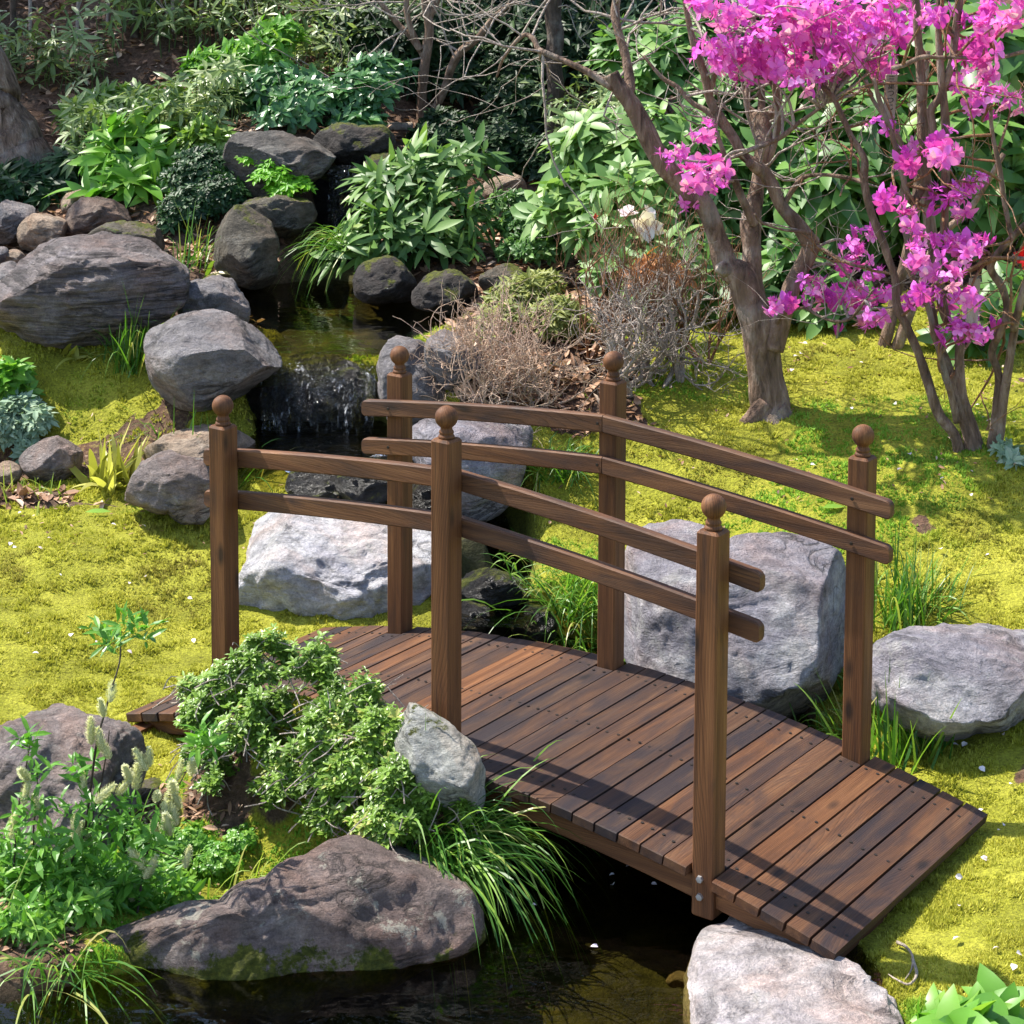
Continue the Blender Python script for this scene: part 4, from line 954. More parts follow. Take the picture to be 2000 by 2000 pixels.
shrub('fern_plant', 'dark leafy plant at the foot of the broad trunk by the left edge', 'shrub', [(40, 350, 60, 30, 8.45), (85, 380, 35, 24, 8.3), (0, 375, 40, 24, 8.35), (130, 330, 40, 40, 8.5)], 110, 8, .09, .024, 'box', el=(-10, 30))
shrub('conifer_seedling', 'olive feathery bush behind the pale bare twigs', 'shrub', [(1020, 590, 65, 45, 6.95), (1090, 630, 60, 45, 6.8), (990, 640, 50, 40, 6.8), (1060, 560, 40, 24, 7.0)], 900, 6, .045, .010, 'fern', el=(0, 40))
shrub('orange_leaf_plant', 'small plant with orange leaves among the dark bare twigs', 'shrub', [(1270, 520, 30, 14, 6.5), (1310, 540, 36, 16, 6.5), (1250, 540, 16, 14, 6.5)], 40, 5, .055, .024, 'orange', el=(-15, 25))
shrub('silver_leaf_plant', 'silvery grey green leafy plant on the left gully bank', 'plant', [(40, 800, 45, 30, 6.25), (70, 830, 30, 35, 6.2), (30, 850, 40, 35, 6.2), (55, 885, 22, 22, 6.15), (-20, 830, 40, 50, 6.25)], 420, 6, .034, .013, 'silver', stem=False)
shrub('green_plant', 'rich green broad leafed plant above the silver plant', 'plant', [(20, 735, 32, 22, 6.5), (0, 760, 34, 20, 6.45), (45, 765, 14, 14, 6.45)], 90, 6, .05, .024, 'fresh', stem=False)
shrub('seedling', 'small pale leafed seedling beside the multi stemmed azalea', 'plant', [(1960, 880, 22, 14, 5.75), (1975, 900, 14, 10, 5.75)], 12, 6, .045, .018, 'silver', stemr=.002)
shrub('hosta', 'fresh green broad leaves poking up at the bottom right corner', 'plant', [(1850, 2000, 50, 20, 3.42), (1940, 1995, 45, 24, 3.42), (1900, 2040, 70, 30, 3.4)], 22, 5, .075, .045, 'fresh', el=(5, 50), droop=.5, stem=False, smooth=True)
# flowers that belong to the rhododendrons
def bloom(px, py, Y, n, L, W, mat, rad, parent, pb, name='flower', k=5, el=(10, 50)):
    C = at(px, py, Y); d = unit(rng.normal(0, 1, (n, 3))+np.array([0, -.7, .3]))
    V, Fc, v = whorls(C+d*rad, d, k, L, W, el, .2); mk(name, V-pb, Fc, M[mat], parent, {'var': v})
bloom(1228, 425, 6.9, 1, .048, .040, 'white_flower', .01, RH, rb); bloom(1262, 418, 6.88, 1, .048, .040, 'white_flower', .01, RH, rb)
bloom(1240, 445, 6.86, 1, .048, .040, 'white_flower', .01, RH, rb); bloom(1270, 440, 6.86, 1, .048, .040, 'white_flower', .01, RH, rb); bloom(1162, 430, 6.88, 1, .05, .016, 'red_flower', .0, RH, rb, 'bud', 6, (80, 89))
for o in list(COL.objects):
    if o.get('label', '').endswith('red flower at the right edge'): RFL = o
bloom(1996, 505, 6.95, 2, .07, .055, 'red_flower', .03, RFL, np.array(RFL.location)); bloom(1925, 628, 6.9, 1, .05, .04, 'red_flower', .01, RFL, np.array(RFL.location))

# the low azalea spreading over the front mound
def front_azalea():
    cl = [(400, 1400, 50, 45, 4.16), (450, 1350, 60, 55, 4.19), (525, 1300, 70, 62, 4.17), (600, 1350, 75, 62, 4.10), (680, 1390, 75, 58, 4.03), (745, 1450, 65, 60, 3.98), (620, 1440, 100, 60, 4.03),
          (700, 1510, 100, 60, 3.94), (790, 1540, 70, 60, 3.88), (770, 1610, 80, 45, 3.85), (840, 1600, 60, 40, 3.83), (660, 1590, 70, 40, 3.92), (520, 1400, 60, 50, 4.08), (580, 1530, 60, 34, 3.98), (400, 1480, 45, 34, 4.08), (440, 1530, 50, 30, 4.06), (500, 1560, 50, 26, 4.02), (720, 1350, 30, 22, 4.02), (470, 1440, 60, 34, 4.06), (560, 1470, 60, 44, 4.03), (380, 1350, 30, 26, 4.22), (880, 1590, 40, 40, 3.80), (620, 1290, 40, 26, 4.12)]
    P, A = clump_pts(cl, 11500)
    n_ = fbm(P*9, 3, 19); z = H(P[:, 0], P[:, 1]); k = (n_ > -.42) & (P[:, 2] > z+.004)
    P, A, n_ = P[k], A[k], n_[k]; A = A*.5+np.array([0, -.15, .75]); n = len(P)
    P[:, 2] += np.where(rng.random(n) < .10, rng.uniform(0, .035, n), 0)
    b = np.array([-.45, 4.08, grd(-.45, 4.08)])
    o = empty('azalea', b, 'low spreading small leaved azalea covering the mound in front of the bridge', 'shrub')
    L = .0155*np.clip(1+.35*rng.normal(0, 1, 1)[0], .95, 1.05)
    V, Fc, v = whorls(P, A, 6, L, .0064, (0, 50), .2, .35)
    mk('foliage', V-b, Fc, M['azleaf'], o, {'var': np.clip(v+np.repeat(np.repeat(n_*.35, 6), 8), 0, 1)})
    mb = MB()
    for i in range(480):
        q = P[rng.integers(0, n)]; a_ = rng.random()*6.28; L_ = rng.uniform(.03, .09)
        r0 = np.array([q[0]+math.cos(a_)*L_, q[1]+math.sin(a_)*L_*.6, q[2]-rng.uniform(.0, .06)])
        V, Fc = tube(spline([r0, (r0+q)/2+rng.normal(0, .008, 3)+[0, 0, .006], q+[0, 0, .004]], 3), [.0015]*4+[.001]*3, 4, False); mb.add(V-b, Fc)
    for i in range(30):
        q = P[rng.integers(0, n)]; e = q+np.array([rng.normal(0, .05), rng.normal(0, .03), rng.uniform(.02, .06)])
        V, Fc = tube(spline([q-[0, 0, .03], (q+e)/2+rng.normal(0, .008, 3), e], 4), np.linspace(.0014, .0007, 9), 4, False); mb.add(V-b, Fc)
    mb.build('twig', M['twig'], o)
front_azalea()
shrub('ground_cover_plant', 'bright green creeping plant with tiny leaves below the azalea mound', 'plant', [(360, 1640, 55, 30, 4.0, .05), (420, 1680, 60, 28, 3.95, .05), (330, 1690, 45, 24, 3.95, .05), (470, 1640, 40, 24, 3.98, .04)], 520, 5, .010, .008, 'fresh', stem=False, el=(0, 25))

shrub('weed_patch', 'mixed low green weeds crowding the bank between the rough boulder and the long bank rock', 'weeds', [(60, 1720, 80, 40, 3.78), (150, 1760, 80, 40, 3.74), (230, 1730, 70, 40, 3.80), (290, 1650, 50, 36, 3.92), (330, 1740, 50, 26, 3.82), (60, 1800, 70, 36, 3.66), (170, 1690, 60, 30, 3.86)], 420, 5, .034, .011, 'fresh', stem=False, el=(5, 55))

# ------------------------------------------------------------------ sedge and strap leaved tufts
def tuft(label, bx, by, n, Lpx, mat='grass', az=None, spread=3.14, el=(40, 85), droop=(.2, .8), w=.006, rb=.035, Y=None, name='grass_tuft', cat='grass tuft', z=None, wide=False):
    b = at(bx, by, Y) if Y else onz(bx, by); Lpx = Lpx*1.3
    s = b[1]/F
    a = rng.random(n)*6.28 if az is None else az+rng.uniform(-spread, spread, n)
    B = b+np.stack([rng.normal(0, rb, n), rng.normal(0, rb, n), np.full(n, -.015)], 1)
    L = Lpx*s*rng.uniform(.55, 1.15, n)
    V, Fc, v = blades(B, a, np.radians(rng.uniform(el[0], el[1], n)), L, w*rng.uniform(.6, 1.2, n), rng.uniform(droop[0], droop[1], n), 7)
    o = mk(name, V-b, Fc, M[mat], None, {'var': v}); o.location = b; return tag(o, label, cat)
R = math.radians
tuft('tall arching sedge in front of the layered boulder', 258, 715, 110, 190, az=0, el=(50, 89), droop=(.2, .9))
tuft('sedge with long upright blades between the layered boulder and the upright rock', 372, 520, 46, 150, az=R(60), spread=2.4, el=(40, 85), droop=(.2, .7))
tuft('broad yellow green blades low beside the upright rock', 400, 545, 14, 110, 'grass_yellow', az=R(0), spread=1.3, el=(20, 50), droop=(.2, .6), w=.02)
tuft('sedge hanging over the dark water under the long leaved shrub', 680, 480, 60, 150, az=R(200), spread=.9, el=(15, 60), droop=(.6, 1.2), Y=7.4)
tuft('thin sedge with tapering blades by the sandstone slab', 385, 905, 34, 140, az=R(20), spread=2.8, el=(35, 80), droop=(.1, .8))
tuft('small sedge left of the end post on the gully bank', 300, 850, 16, 120, az=R(180), spread=1.6, el=(25, 60), droop=(.2, .6))
tuft('sedge arching right behind the near rail', 470, 930, 26, 140, az=R(-10), spread=.9, el=(25, 70), droop=(.4, .9))
tuft('sedge on the bank behind the middle far post', 1090, 925, 130, 165, az=R(-60), spread=2.6, el=(35, 80), droop=(.4, 1.0))
tuft('dense dark sedge beside the lower stream left of the middle far post', 1130, 1185, 220, 210, az=R(-90), spread=2.2, el=(30, 85), droop=(.3, .9), rb=.06)
tuft('sedge spilling over the lower fall beside the deck edge', 1140, 1275, 120, 190, az=R(-120), spread=1.6, el=(25, 75), droop=(.4, 1.0), rb=.05)
tuft('yellow green sedge right of the middle far post', 1225, 1305, 70, 165, 'grass_yellow', az=R(0), spread=1.3, el=(25, 75), droop=(.4, 1.0))
tuft('sedge drooping over the violet rock left of the right far post', 1660, 1220, 90, 160, az=R(185), spread=.8, el=(25, 70), droop=(.4, 1.0), rb=.04)
tuft('large green sedge right of the right far post', 1775, 1205, 190, 200, az=R(-35), spread=2.7, el=(45, 88), droop=(.15, .8), rb=.05)
tuft('short green sedge under the right far rail end', 1690, 1330, 60, 150, az=R(180), spread=1.4, el=(25, 75), droop=(.4, 1.0), rb=.04)
tuft('upright green sedge in front of the flat pale rock', 1765, 1475, 130, 190, az=R(-20), spread=2.9, el=(55, 88), droop=(.05, .4), w=.008, rb=.045)
tuft('bright sedge tips showing behind the deck near the right far post', 1660, 1440, 80, 130, az=R(190), spread=1.3, el=(35, 75), droop=(.2, .8), rb=.045)
tuft('big bright sedge drooping from the mound into the dark water', 850, 1640, 330, 300, az=R(-22), spread=1.05, el=(10, 62), droop=(.35, 1.05), rb=.045, Y=3.86, w=.0065)
tuft('yellow green sedge drooping over the long bank rock', 470, 1755, 95, 220, 'grass_yellow', az=R(-20), spread=1.4, el=(15, 75), droop=(.4, 1.1), rb=.03, w=.0055)
tuft('green sedge among the catkin stems', 235, 1690, 60, 200, az=R(10), spread=2.6, el=(20, 80), droop=(.3, .9))
tuft('long bladed sedge hanging at the bottom left edge', 120, 1880, 60, 260, az=R(-90), spread=1.5, el=(10, 70), droop=(.5, 1.2))
tuft('sedge leaning out from the left edge beside the catkins', -20, 1800, 60, 220, az=R(0), spread=1.1, el=(20, 70), droop=(.3, .9))
tuft('few stiff dark blades beside the whitish rock', 838, 1530, 9, 150, az=R(60), spread=2, el=(76, 89), droop=(0, .1), Y=3.86, rb=.012, w=.005)
tuft('small yellow grass at the left edge of the gully', 60, 955, 60, 60, 'grass_yellow', el=(30, 85), droop=(.1, .6), rb=.07)
tuft('yellow strap leaved fern standing in the gully', 215, 945, 44, 120, 'yellowleaf', el=(25, 85), droop=(.0, .5), w=.030, rb=.03, name='strap_fern', cat='fern')
tuft('small plant with curled pale leaves under the layered boulder', 160, 690, 16, 75, 'yellowleaf', el=(15, 60), droop=(.1, .6), w=.022, rb=.04, name='strap_fern', cat='fern')
tuft('ferny sedge at the far edge of the lower stream', 1050, 1080, 40, 90, az=R(-100), spread=1.8, el=(25, 75), droop=(.4, 1.0), rb=.05)

# ------------------------------------------------------------------ bare twiggy shrubs
def twigs(mb, p, d, L, r, depth, spread, up=.25, kink=.25, nch=3):
    n = 5; P = [p]; q = p.copy(); dd = d.copy()
    for i in range(n):
        dd = unit(dd+rng.normal(0, kink, 3)+np.array([0, 0, up*.3])); q = q+dd*L/n; P.append(q)
    P = np.array(P); V, Fc = tube(P, np.linspace(r, r*.55, n+1), 5 if r > .003 else 4, False); mb.add(V, Fc)
    if depth <= 0: return
    for i in range(nch):
        j = rng.integers(2, n+1); e = unit(dd+rng.normal(0, spread, 3)+np.array([0, 0, up]))
        twigs(mb, P[j], e, L*rng.uniform(.55, .9), r*.55, depth-1, spread, up, kink, nch)
def bare(label, bases, Lm, depth, mat, lean, r, spread=.7, nch=3, per=3, up=.25):
    o = None
    b0_ = onz(*bases[0]); o = empty('bare_shrub', b0_, label, 'shrub'); mb = MB()
    for bx, by in bases:
        b = onz(bx, by)-np.array([0, 0, .02])
        for i in range(per):
            d = unit(np.array([rng.normal(lean[0], .6), rng.normal(lean[1], .5), 1.0])); twigs(mb, b-b0_, d, Lm*rng.uniform(.7, 1.1), r*rng.uniform(.7, 1.1), depth, spread, up, .28, nch)
    mb.build('branch', M[mat], o, True)
bare('pale tan leafless shrub with dense fine twigs behind the far rail', [(935, 790), (980, 795), (1040, 790), (1000, 760), (1085, 785), (905, 775), (950, 750), (1020, 735)], .16, 3, 'twig_tan', (-.35, -.25), .006, .8, 3, 7)
bare('dark leafless shrub with crooked grey branches left of the big trunk', [(1230, 770), (1290, 760), (1330, 745), (1180, 775), (1260, 740)], .24, 4, 'twig', (.0, -.1), .012, .75, 3, 2)
bare('leafless shrub with orange brown shoots behind the crooked grey branches', [(1150, 700), (1220, 700), (1320, 700), (1380, 710)], .28, 3, 'twig_orange', (.0, 0), .006, .45, 3, 4, .6)

# ------------------------------------------------------------------ trees
def limb(mb, pts, Y0, Y1, ns=9, wob=.006, extra=None):
    """pts: (px, py, radius px); distance runs from Y0 to Y1"""
    k = len(pts); Q = []
    for i, (x, y, r) in enumerate(pts):
        Y = Y0+(Y1-Y0)*i/max(1, k-1); c = at(x, y, Y); Q.append((*c, r*Y/F))
    S = spline(Q, 7); P, Rr = S[:, :3], np.maximum(S[:, 3], .0008)
    P = P+.2*Rr[:, None]*np.stack([fbm(P*9, 2, 1), fbm(P*9, 2, 2), fbm(P*9, 2, 3)], 1)
    Rr = Rr*(1+.10*fbm(P*14, 3, 6))
    V, Fc = tube(P, Rr, ns); V = V+unit(V-V.mean(0))*0
    mb.add(V, Fc); return P, Rr
def c3(*p): return [(*r3(x, y), r) for x, y, r in p]
def c6(*p): return [(*r6(x, y), r) for x, y, r in p]
def blossom_meshes():
    out = []
    for i in range(7):
        n = 6+i % 4; d = unit(rng.normal(0, 1, (n, 3))+np.array([0, -.25, .25])); C = d*np.array([.048, .04, .036])*rng.uniform(.7, 1.1, (n, 1))
        V1, F1, v1 = whorls(C, d+rng.normal(0, .25, (n, 3)), 5, .036, .022, (8, 50), .45, hi='petal')
        F1 = F1; V2, F2, v2 = whorls(C, d, 6, .034, .002, (45, 80), -.1)
        me = mk('blossom_cluster', np.vstack([V1, V2]), [np.vstack([F1[0], F2[0]+len(V1)])], M['pink'], None, {'var': np.concatenate([v1, v2*.4])}, True)
        out.append(me.data); bpy.data.objects.remove(me)
    return out
BM = blossom_meshes()
_, _f, _ = whorls(np.zeros((1, 3)), np.array([[0, 0, 1.]]), 4, .03, .012, (70, 88), 0)
def buds():
    V, Fc, v = whorls(np.zeros((2, 3))+np.array([[0, 0, 0], [.012, 0, .01]]), np.array([[.1, 0, 1.], [.5, 0, .8]]), 5, .035, .014, (65, 85), 0)
    o = mk('bud', V, Fc, M['pink'], None, {'var': v*.3}); d = o.data; bpy.data.objects.remove(o); return d
BUD = buds()
def place_blossoms(tree, tb, pts, Yf, limbs, mbt, scale=1.0):
    LP = np.concatenate([p for p, r in limbs])
    for x, y, s in pts:
        px, py = r3(x, y); Y = Yf+rng.normal(0, .10); c = at(px, py, Y)
        o = bpy.data.objects.new('bud' if s < .5 else 'blossom_cluster', BUD if s < .5 else BM[rng.integers(0, len(BM))]); COL.objects.link(o); o.parent = tree
        o.location = c-tb; o.rotation_euler = (rng.normal(0, .35), rng.normal(0, .35), rng.normal(0, .5))
        q = scale*(s if s >= .5 else 1.0)*rng.uniform(.88, 1.1); o.scale = (q, q, q)
        j = np.argsort(np.linalg.norm(LP-c, axis=1)+rng.normal(0, .06, len(LP)))[0]; e = LP[j]; L_ = np.linalg.norm(e-c)
        V, Fc = tube(spline([e, e*.6+c*.4+rng.normal(0, .05*L_, 3), e*.25+c*.75+rng.normal(0, .05*L_, 3)-[0, 0, .04*L_], c], 5), np.linspace(.0055, .0016, 16), 5, False); mbt.add(V-tb, Fc)
def fine_twigs(mbt, limbs, n, L, tb, up=.2, sp=.7):
    for i in range(n):
        P, Rr = limbs[rng.integers(0, len(limbs))]; j = rng.integers(len(P)//3, len(P))
        twigs(mbt, P[j]-tb, unit(rng.normal(0, 1, 3)+np.array([0, 0, up*2])), L*rng.uniform(.5, 1.3), min(.005, Rr[j]*.5), 2, sp, up, .22, 2)
# main azalea tree
tb = at(1508, 822, 5.95); tb[2] = grd(tb[0], tb[1]); tb = np.array(tb)
T1 = empty('azalea_tree', tb, 'old azalea tree with a thick forked trunk and magenta blossoms on the moss', 'tree')
lb = []; mb = MB()
lb.append(limb(mb, [(1514, 905, 66), (1512, 860, 56), (1510, 828, 47), (1500, 780, 38), (1492, 700, 36), (1480, 640, 35), (1462, 590, 33), (1440, 540, 30), (1420, 524, 27), (1402, 470, 21), (1375, 405, 21), (1330, 355, 21), (1285, 305, 20), (1258, 255, 19), (1232, 205, 18), (1208, 172, 17), (1192, 143, 17)], 5.95, 6.05, 14))
mb.build('trunk', M['bark'], T1, True, None).data.transform(Matrix.Translation(-Vector(tb)))
def branch(pts, Y0, Y1, tree, tb, mat='bark', ns=10, nm='branch'):
    mb = MB(); l_ = limb(mb, pts, Y0, Y1, ns); o = mb.build(nm, M[mat], tree, True); o.data.transform(Matrix.Translation(-Vector(tb))); return l_
for pts, y1 in (([(1495, 790, 24), (1470, 818, 17), (1440, 842, 10), (1415, 862, 5)], 5.90), ([(1520, 800, 24), (1545, 828, 16), (1575, 846, 9), (1600, 862, 5)], 5.92), ([(1508, 805, 26), (1512, 838, 18), (1525, 862, 10), (1535, 885, 5)], 5.82)):
    branch(pts, 5.94, y1, T1, tb, nm='root')
kn = at(1419, 522, 5.93)
mk('knot', ico(3)[0]*np.array([.024, .02, .024])*(1+.2*fbm(ico(3)[0]*2, 2, 3))[:, None]+kn-tb-np.array([.012, .03, 0]), [ico(3)[1]], M['bark'], T1, None, True)
for pts, y0, y1 in (
    (c3((490, 1640, 20), (470, 1500, 19), (462, 1350, 19), (462, 1200, 20), (495, 1030, 15), (512, 900, 14), (522, 780, 17), (515, 680, 19), (508, 610, 19)), 6.0, 6.15),
    (c3((500, 640, 12), (470, 600, 9), (440, 560, 7), (445, 440, 6), (455, 300, 5), (470, 120, 4)), 6.15, 6.2),
    (c3((515, 640, 10), (520, 560, 8), (518, 470, 7), (530, 330, 6), (545, 150, 4)), 6.15, 6.2),
    (c3((530, 660, 11), (585, 590, 9), (612, 520, 8), (570, 430, 7), (545, 390, 6), (500, 250, 5), (470, 60, 4)), 6.15, 6.1),
    (c3((540, 910, 9), (570, 820, 8), (600, 680, 7), (600, 560, 6), (590, 420, 5), (640, 250, 4), (690, 60, 3)), 6.1, 6.1),
    (c3((575, 1880, 24), (610, 1730, 20), (650, 1620, 18), (705, 1490, 17), (765, 1370, 18), (770, 1310, 17), (700, 1200, 15), (630, 1110, 14), (570, 980, 13), (500, 890, 12), (430, 840, 11), (370, 750, 11), (290, 630, 11), (245, 545, 9), (205, 390, 8), (155, 260, 7), (120, 100, 6), (100, -40, 5)), 5.95, 5.95),
    (c3((270, 640, 7), (210, 590, 6), (140, 550, 5), (60, 470, 5), (-20, 420, 4), (-120, 300, 3)), 5.95, 6.0),
    (c3((480, 1210, 9), (440, 1130, 9), (390, 1010, 8), (340, 900, 7), (330, 860, 6), (380, 840, 5), (460, 810, 5), (560, 770, 5), (640, 730, 5), (720, 660, 4), (820, 590, 3), (880, 540, 2)), 5.97, 5.8),
    (c3((330, 880, 6), (300, 790, 5), (270, 700, 4), (255, 640, 4)), 5.9, 5.9),
    (c3((560, 1000, 11), (530, 940, 11), (480, 900, 12), (450, 880, 9)), 5.97, 5.9),
    ([(1196, 172, 8), (1150, 142, 7), (1105, 120, 6), (1070, 105, 6), (1052, 96, 6), (1040, 75, 5), (1020, 70, 4), (985, 110, 3), (970, 150, 2)], 6.04, 6.2),
    ([(1222, 190, 11), (1228, 168, 11), (1222, 120, 10), (1210, 70, 9), (1202, 30, 9), (1208, -20, 8)], 6.05, 6.2),
    (c3((640, 1100, 6), (690, 1020, 5), (740, 960, 5), (800, 945, 4), (900, 945, 4), (1000, 960, 4), (1060, 980, 4)), 5.95, 5.85),
    (c3((780, 1350, 5), (820, 1300, 4), (760, 1250, 4), (640, 1240, 3), (520, 1200, 3), (480, 1150, 3)), 5.93, 5.85),
    (c3((790, 1320, 4), (860, 1350, 3), (930, 1390, 3), (1010, 1430, 3), (1090, 1440, 2)), 5.93, 5.7),
    (c3((600, 1740, 5), (640, 1690, 4), (740, 1660, 3), (820, 1700, 3), (900, 1730, 3), (990, 1720, 3), (1060, 1640, 3), (1120, 1560, 2)), 5.92, 5.75),
    (c3((350, -40, 4), (330, 100, 4), (300, 250, 5), (240, 500, 5)), 5.9, 5.95)):
    lb.append(branch(pts, y0, y1, T1, tb))
mbt = MB()
B1 = [(200, 25), (300, 85), (440, 55), (550, 15), (690, 40), (800, 15), (900, 30), (1000, 25), (1120, 40), (1250, 55), (560, 130), (640, 150), (740, 100), (850, 110), (980, 100), (1080, 100), (1190, 130), (1310, 170),
      (230, 290), (330, 250), (430, 240), (530, 230), (350, 350), (420, 390), (480, 310), (560, 290), (650, 330), (640, 420), (720, 450), (740, 220), (850, 230), (960, 240), (1040, 210), (760, 280), (830, 370), (920, 370), (1000, 300),
      (1060, 360), (1150, 300), (1170, 370), (300, 320), (590, 370), (690, 220), (1100, 240), (1340, 30), (390, 280), (490, 390), (280, 260), (880, 170), (1040, 160), (620, 20), (760, 50), (1180, 190), (940, 300), (380, 110), (1300, 110)]
B1 = [(x, y, 1.0) for x, y in B1]+[(205, 710, .85), (30, 830, .75), (90, 820, .6), (190, 880, 1), (265, 905, .9), (130, 960, 1), (205, 985, 1), (270, 1000, .7), (140, 1080, .9),
      (510, 1650, .7), (580, 1650, .7), (690, 1620, .8), (790, 1560, .9), (800, 1620, .7), (930, 1580, .9), (1010, 1590, 1), (1040, 1680, .9), (1120, 1500, .7), (1180, 1580, .7), (1050, 1700, .7), (1130, 1720, .8), (920, 1810, .4), (1290, 1640, .7), (1080, 1260, .9), (1010, 1340, .8), (985, 1420, .8), (1060, 1390, .7)]
B1 = [(x, y, s*.88 if s > .5 else s) for x, y, s in B1]
place_blossoms(T1, tb, B1, 5.85, lb, mbt)
fine_twigs(mbt, lb[1:], 44, .26, tb)
lb2 = [lb[11], lb[12]]
for i in range(16): fine_twigs(mbt, lb2, 1, .34, tb, .05, .6)
mbt.build('twigs', M['twig'], T1, True)
# multi stemmed azalea at the right
tb2 = at(1905, 912, 5.66); tb2[2] = grd(tb2[0], tb2[1])
T2 = empty('azalea_shrub', tb2, 'multi stemmed magenta azalea rising from the moss at the right', 'shrub'); lb = []
for p6, p3, y1 in (
    ([(1600, 720, 13), (1560, 560, 11), (1470, 440, 11), (1430, 300, 10), (1370, 130, 9)], [(1300, 1760, 9), (1250, 1650, 9), (1235, 1500, 8), (1180, 1330, 8), (1110, 1150, 8), (1070, 980, 8), (1070, 860, 7), (1000, 740, 6), (960, 650, 6), (900, 520, 5), (820, 430, 4), (800, 250, 3)], 5.8),
    ([(1680, 720, 15), (1620, 500, 13), (1560, 300, 12), (1500, 130, 11), (1450, 0, 10)], [(1440, 1740, 9), (1410, 1600, 8), (1330, 1500, 6), (1300, 1300, 6), (1280, 1100, 6), (1290, 900, 5), (1260, 750, 5), (1120, 540, 4), (1080, 430, 4)], 5.75),
    ([(1700, 660, 11), (1650, 500, 11), (1600, 340, 11), (1585, 150, 10), (1575, 0, 10)], [(1500, 1700, 10), (1460, 1450, 11), (1420, 1150, 12), (1400, 900, 11), (1390, 700, 10), (1375, 400, 9), (1360, 150, 8), (1340, -40, 7)], 5.7),
    ([(1740, 745, 11), (1770, 520, 10), (1800, 300, 9), (1790, 200, 8), (1760, 110, 8), (1800, 0, 8)], [(1840, 1680, 8), (1820, 1560, 8), (1755, 1450, 8), (1790, 1370, 7), (1850, 1300, 7), (1940, 1210, 6), (2050, 1130, 5)], 5.5),
    ([(1770, 720, 9), (1810, 480, 9), (1840, 250, 9), (1880, 0, 8)], [(1880, 1760, 8), (1910, 1650, 8), (1950, 1500, 7), (1990, 1250, 6), (2020, 900, 5)], 5.45),
    ([(1570, 480, 8), (1540, 330, 7), (1500, 200, 7)], [(1420, 1680, 6), (1380, 1600, 5)], 5.6),
    ([], [(1390, 1000, 8), (1330, 1090, 7), (1280, 950, 6), (1240, 780, 5), (1160, 560, 5), (1120, 420, 4)], 5.6),
    ([], [(1420, 850, 9), (1440, 700, 8), (1430, 600, 8), (1480, 520, 7), (1540, 350, 8), (1570, 150, 8), (1590, -40, 8)], 5.6),
    ([], [(1500, 1300, 8), (1510, 1000, 9), (1510, 700, 8), (1490, 450, 8), (1475, 200, 7), (1480, -40, 6)], 5.6),
    ([], [(1220, 370, 5), (1290, 350, 5), (1380, 310, 5), (1480, 310, 4), (1600, 310, 4), (1750, 320, 4), (1930, 280, 4)], 5.5),
    ([], [(1690, 1410, 5), (1760, 1395, 5), (1850, 1390, 4), (1990, 1400, 4)], 5.5),
    ([], [(1750, 500, 4), (1760, 700, 4), (1800, 900, 5), (1840, 1150, 5), (1870, 1290, 5)], 5.5)):
    lb.append(branch(c6(*p6)+c3(*p3), 5.66 if p6 else y1+.02, y1, T2, tb2))
mbt = MB()
B2 = [(1750, 40, 1), (1860, 30, 1), (1660, 120, .8), (1740, 160, 1), (1600, 240, 1), (1720, 260, 1), (1640, 360, 1), (1700, 370, .9), (1540, 450, .8), (1700, 470, 1), (1780, 530, .9), (1670, 560, 1), (1860, 560, .8), (1710, 660, .4), (1165, 695, .8),
      (1380, 800, 1), (1460, 840, 1), (1490, 740, 1), (1530, 820, .9), (1330, 850, 1), (1220, 1070, .9), (1510, 1050, 1), (1620, 1030, .9), (1560, 1110, .9), (1680, 980, .7), (1300, 1190, .9), (1410, 1170, .4), (1340, 1380, .9), (1370, 1300, .7),
      (1490, 1290, .7), (1560, 1390, 1), (1600, 1310, 1), (1660, 1330, .8), (1400, 1480, .9), (1530, 1500, .9), (1400, 1570, .9), (1360, 1620, .9), (1430, 1600, .7), (1550, 1620, .9), (1630, 1620, .9), (1610, 1720, .9), (1550, 1800, .9), (1620, 1790, .9), (1700, 1800, .7), (1400, 90, .9), (1480, 80, .9), (1770, 1780, .4), (1720, 1330, .4), (1700, 210, .9), (1800, 120, .8)]
B2 = [(x, y, s*.82 if s > .5 else s) for x, y, s in B2]
place_blossoms(T2, tb2, B2, 5.55, lb, mbt)
fine_twigs(mbt, lb, 30, .28, tb2)
mbt.build('twigs', M['twig_orange'], T2, True)
# leaning pair of trunks behind
tb3 = at(1722, 702, 6.45)
T3 = empty('azalea_shrub', tb3, 'pair of leaning bare stems behind the moss bank at the right', 'shrub')
branch([(1715, 715, 14), (1728, 660, 13), (1745, 600, 12), (1770, 500, 10), (1790, 400, 9), (1800, 250, 8), (1810, 100, 7)], 6.45, 6.5, T3, tb3)
branch([(1735, 718, 13), (1760, 650, 11), (1800, 560, 9), (1830, 470, 8), (1900, 400, 6), (1960, 300, 5)], 6.45, 6.4, T3, tb3)
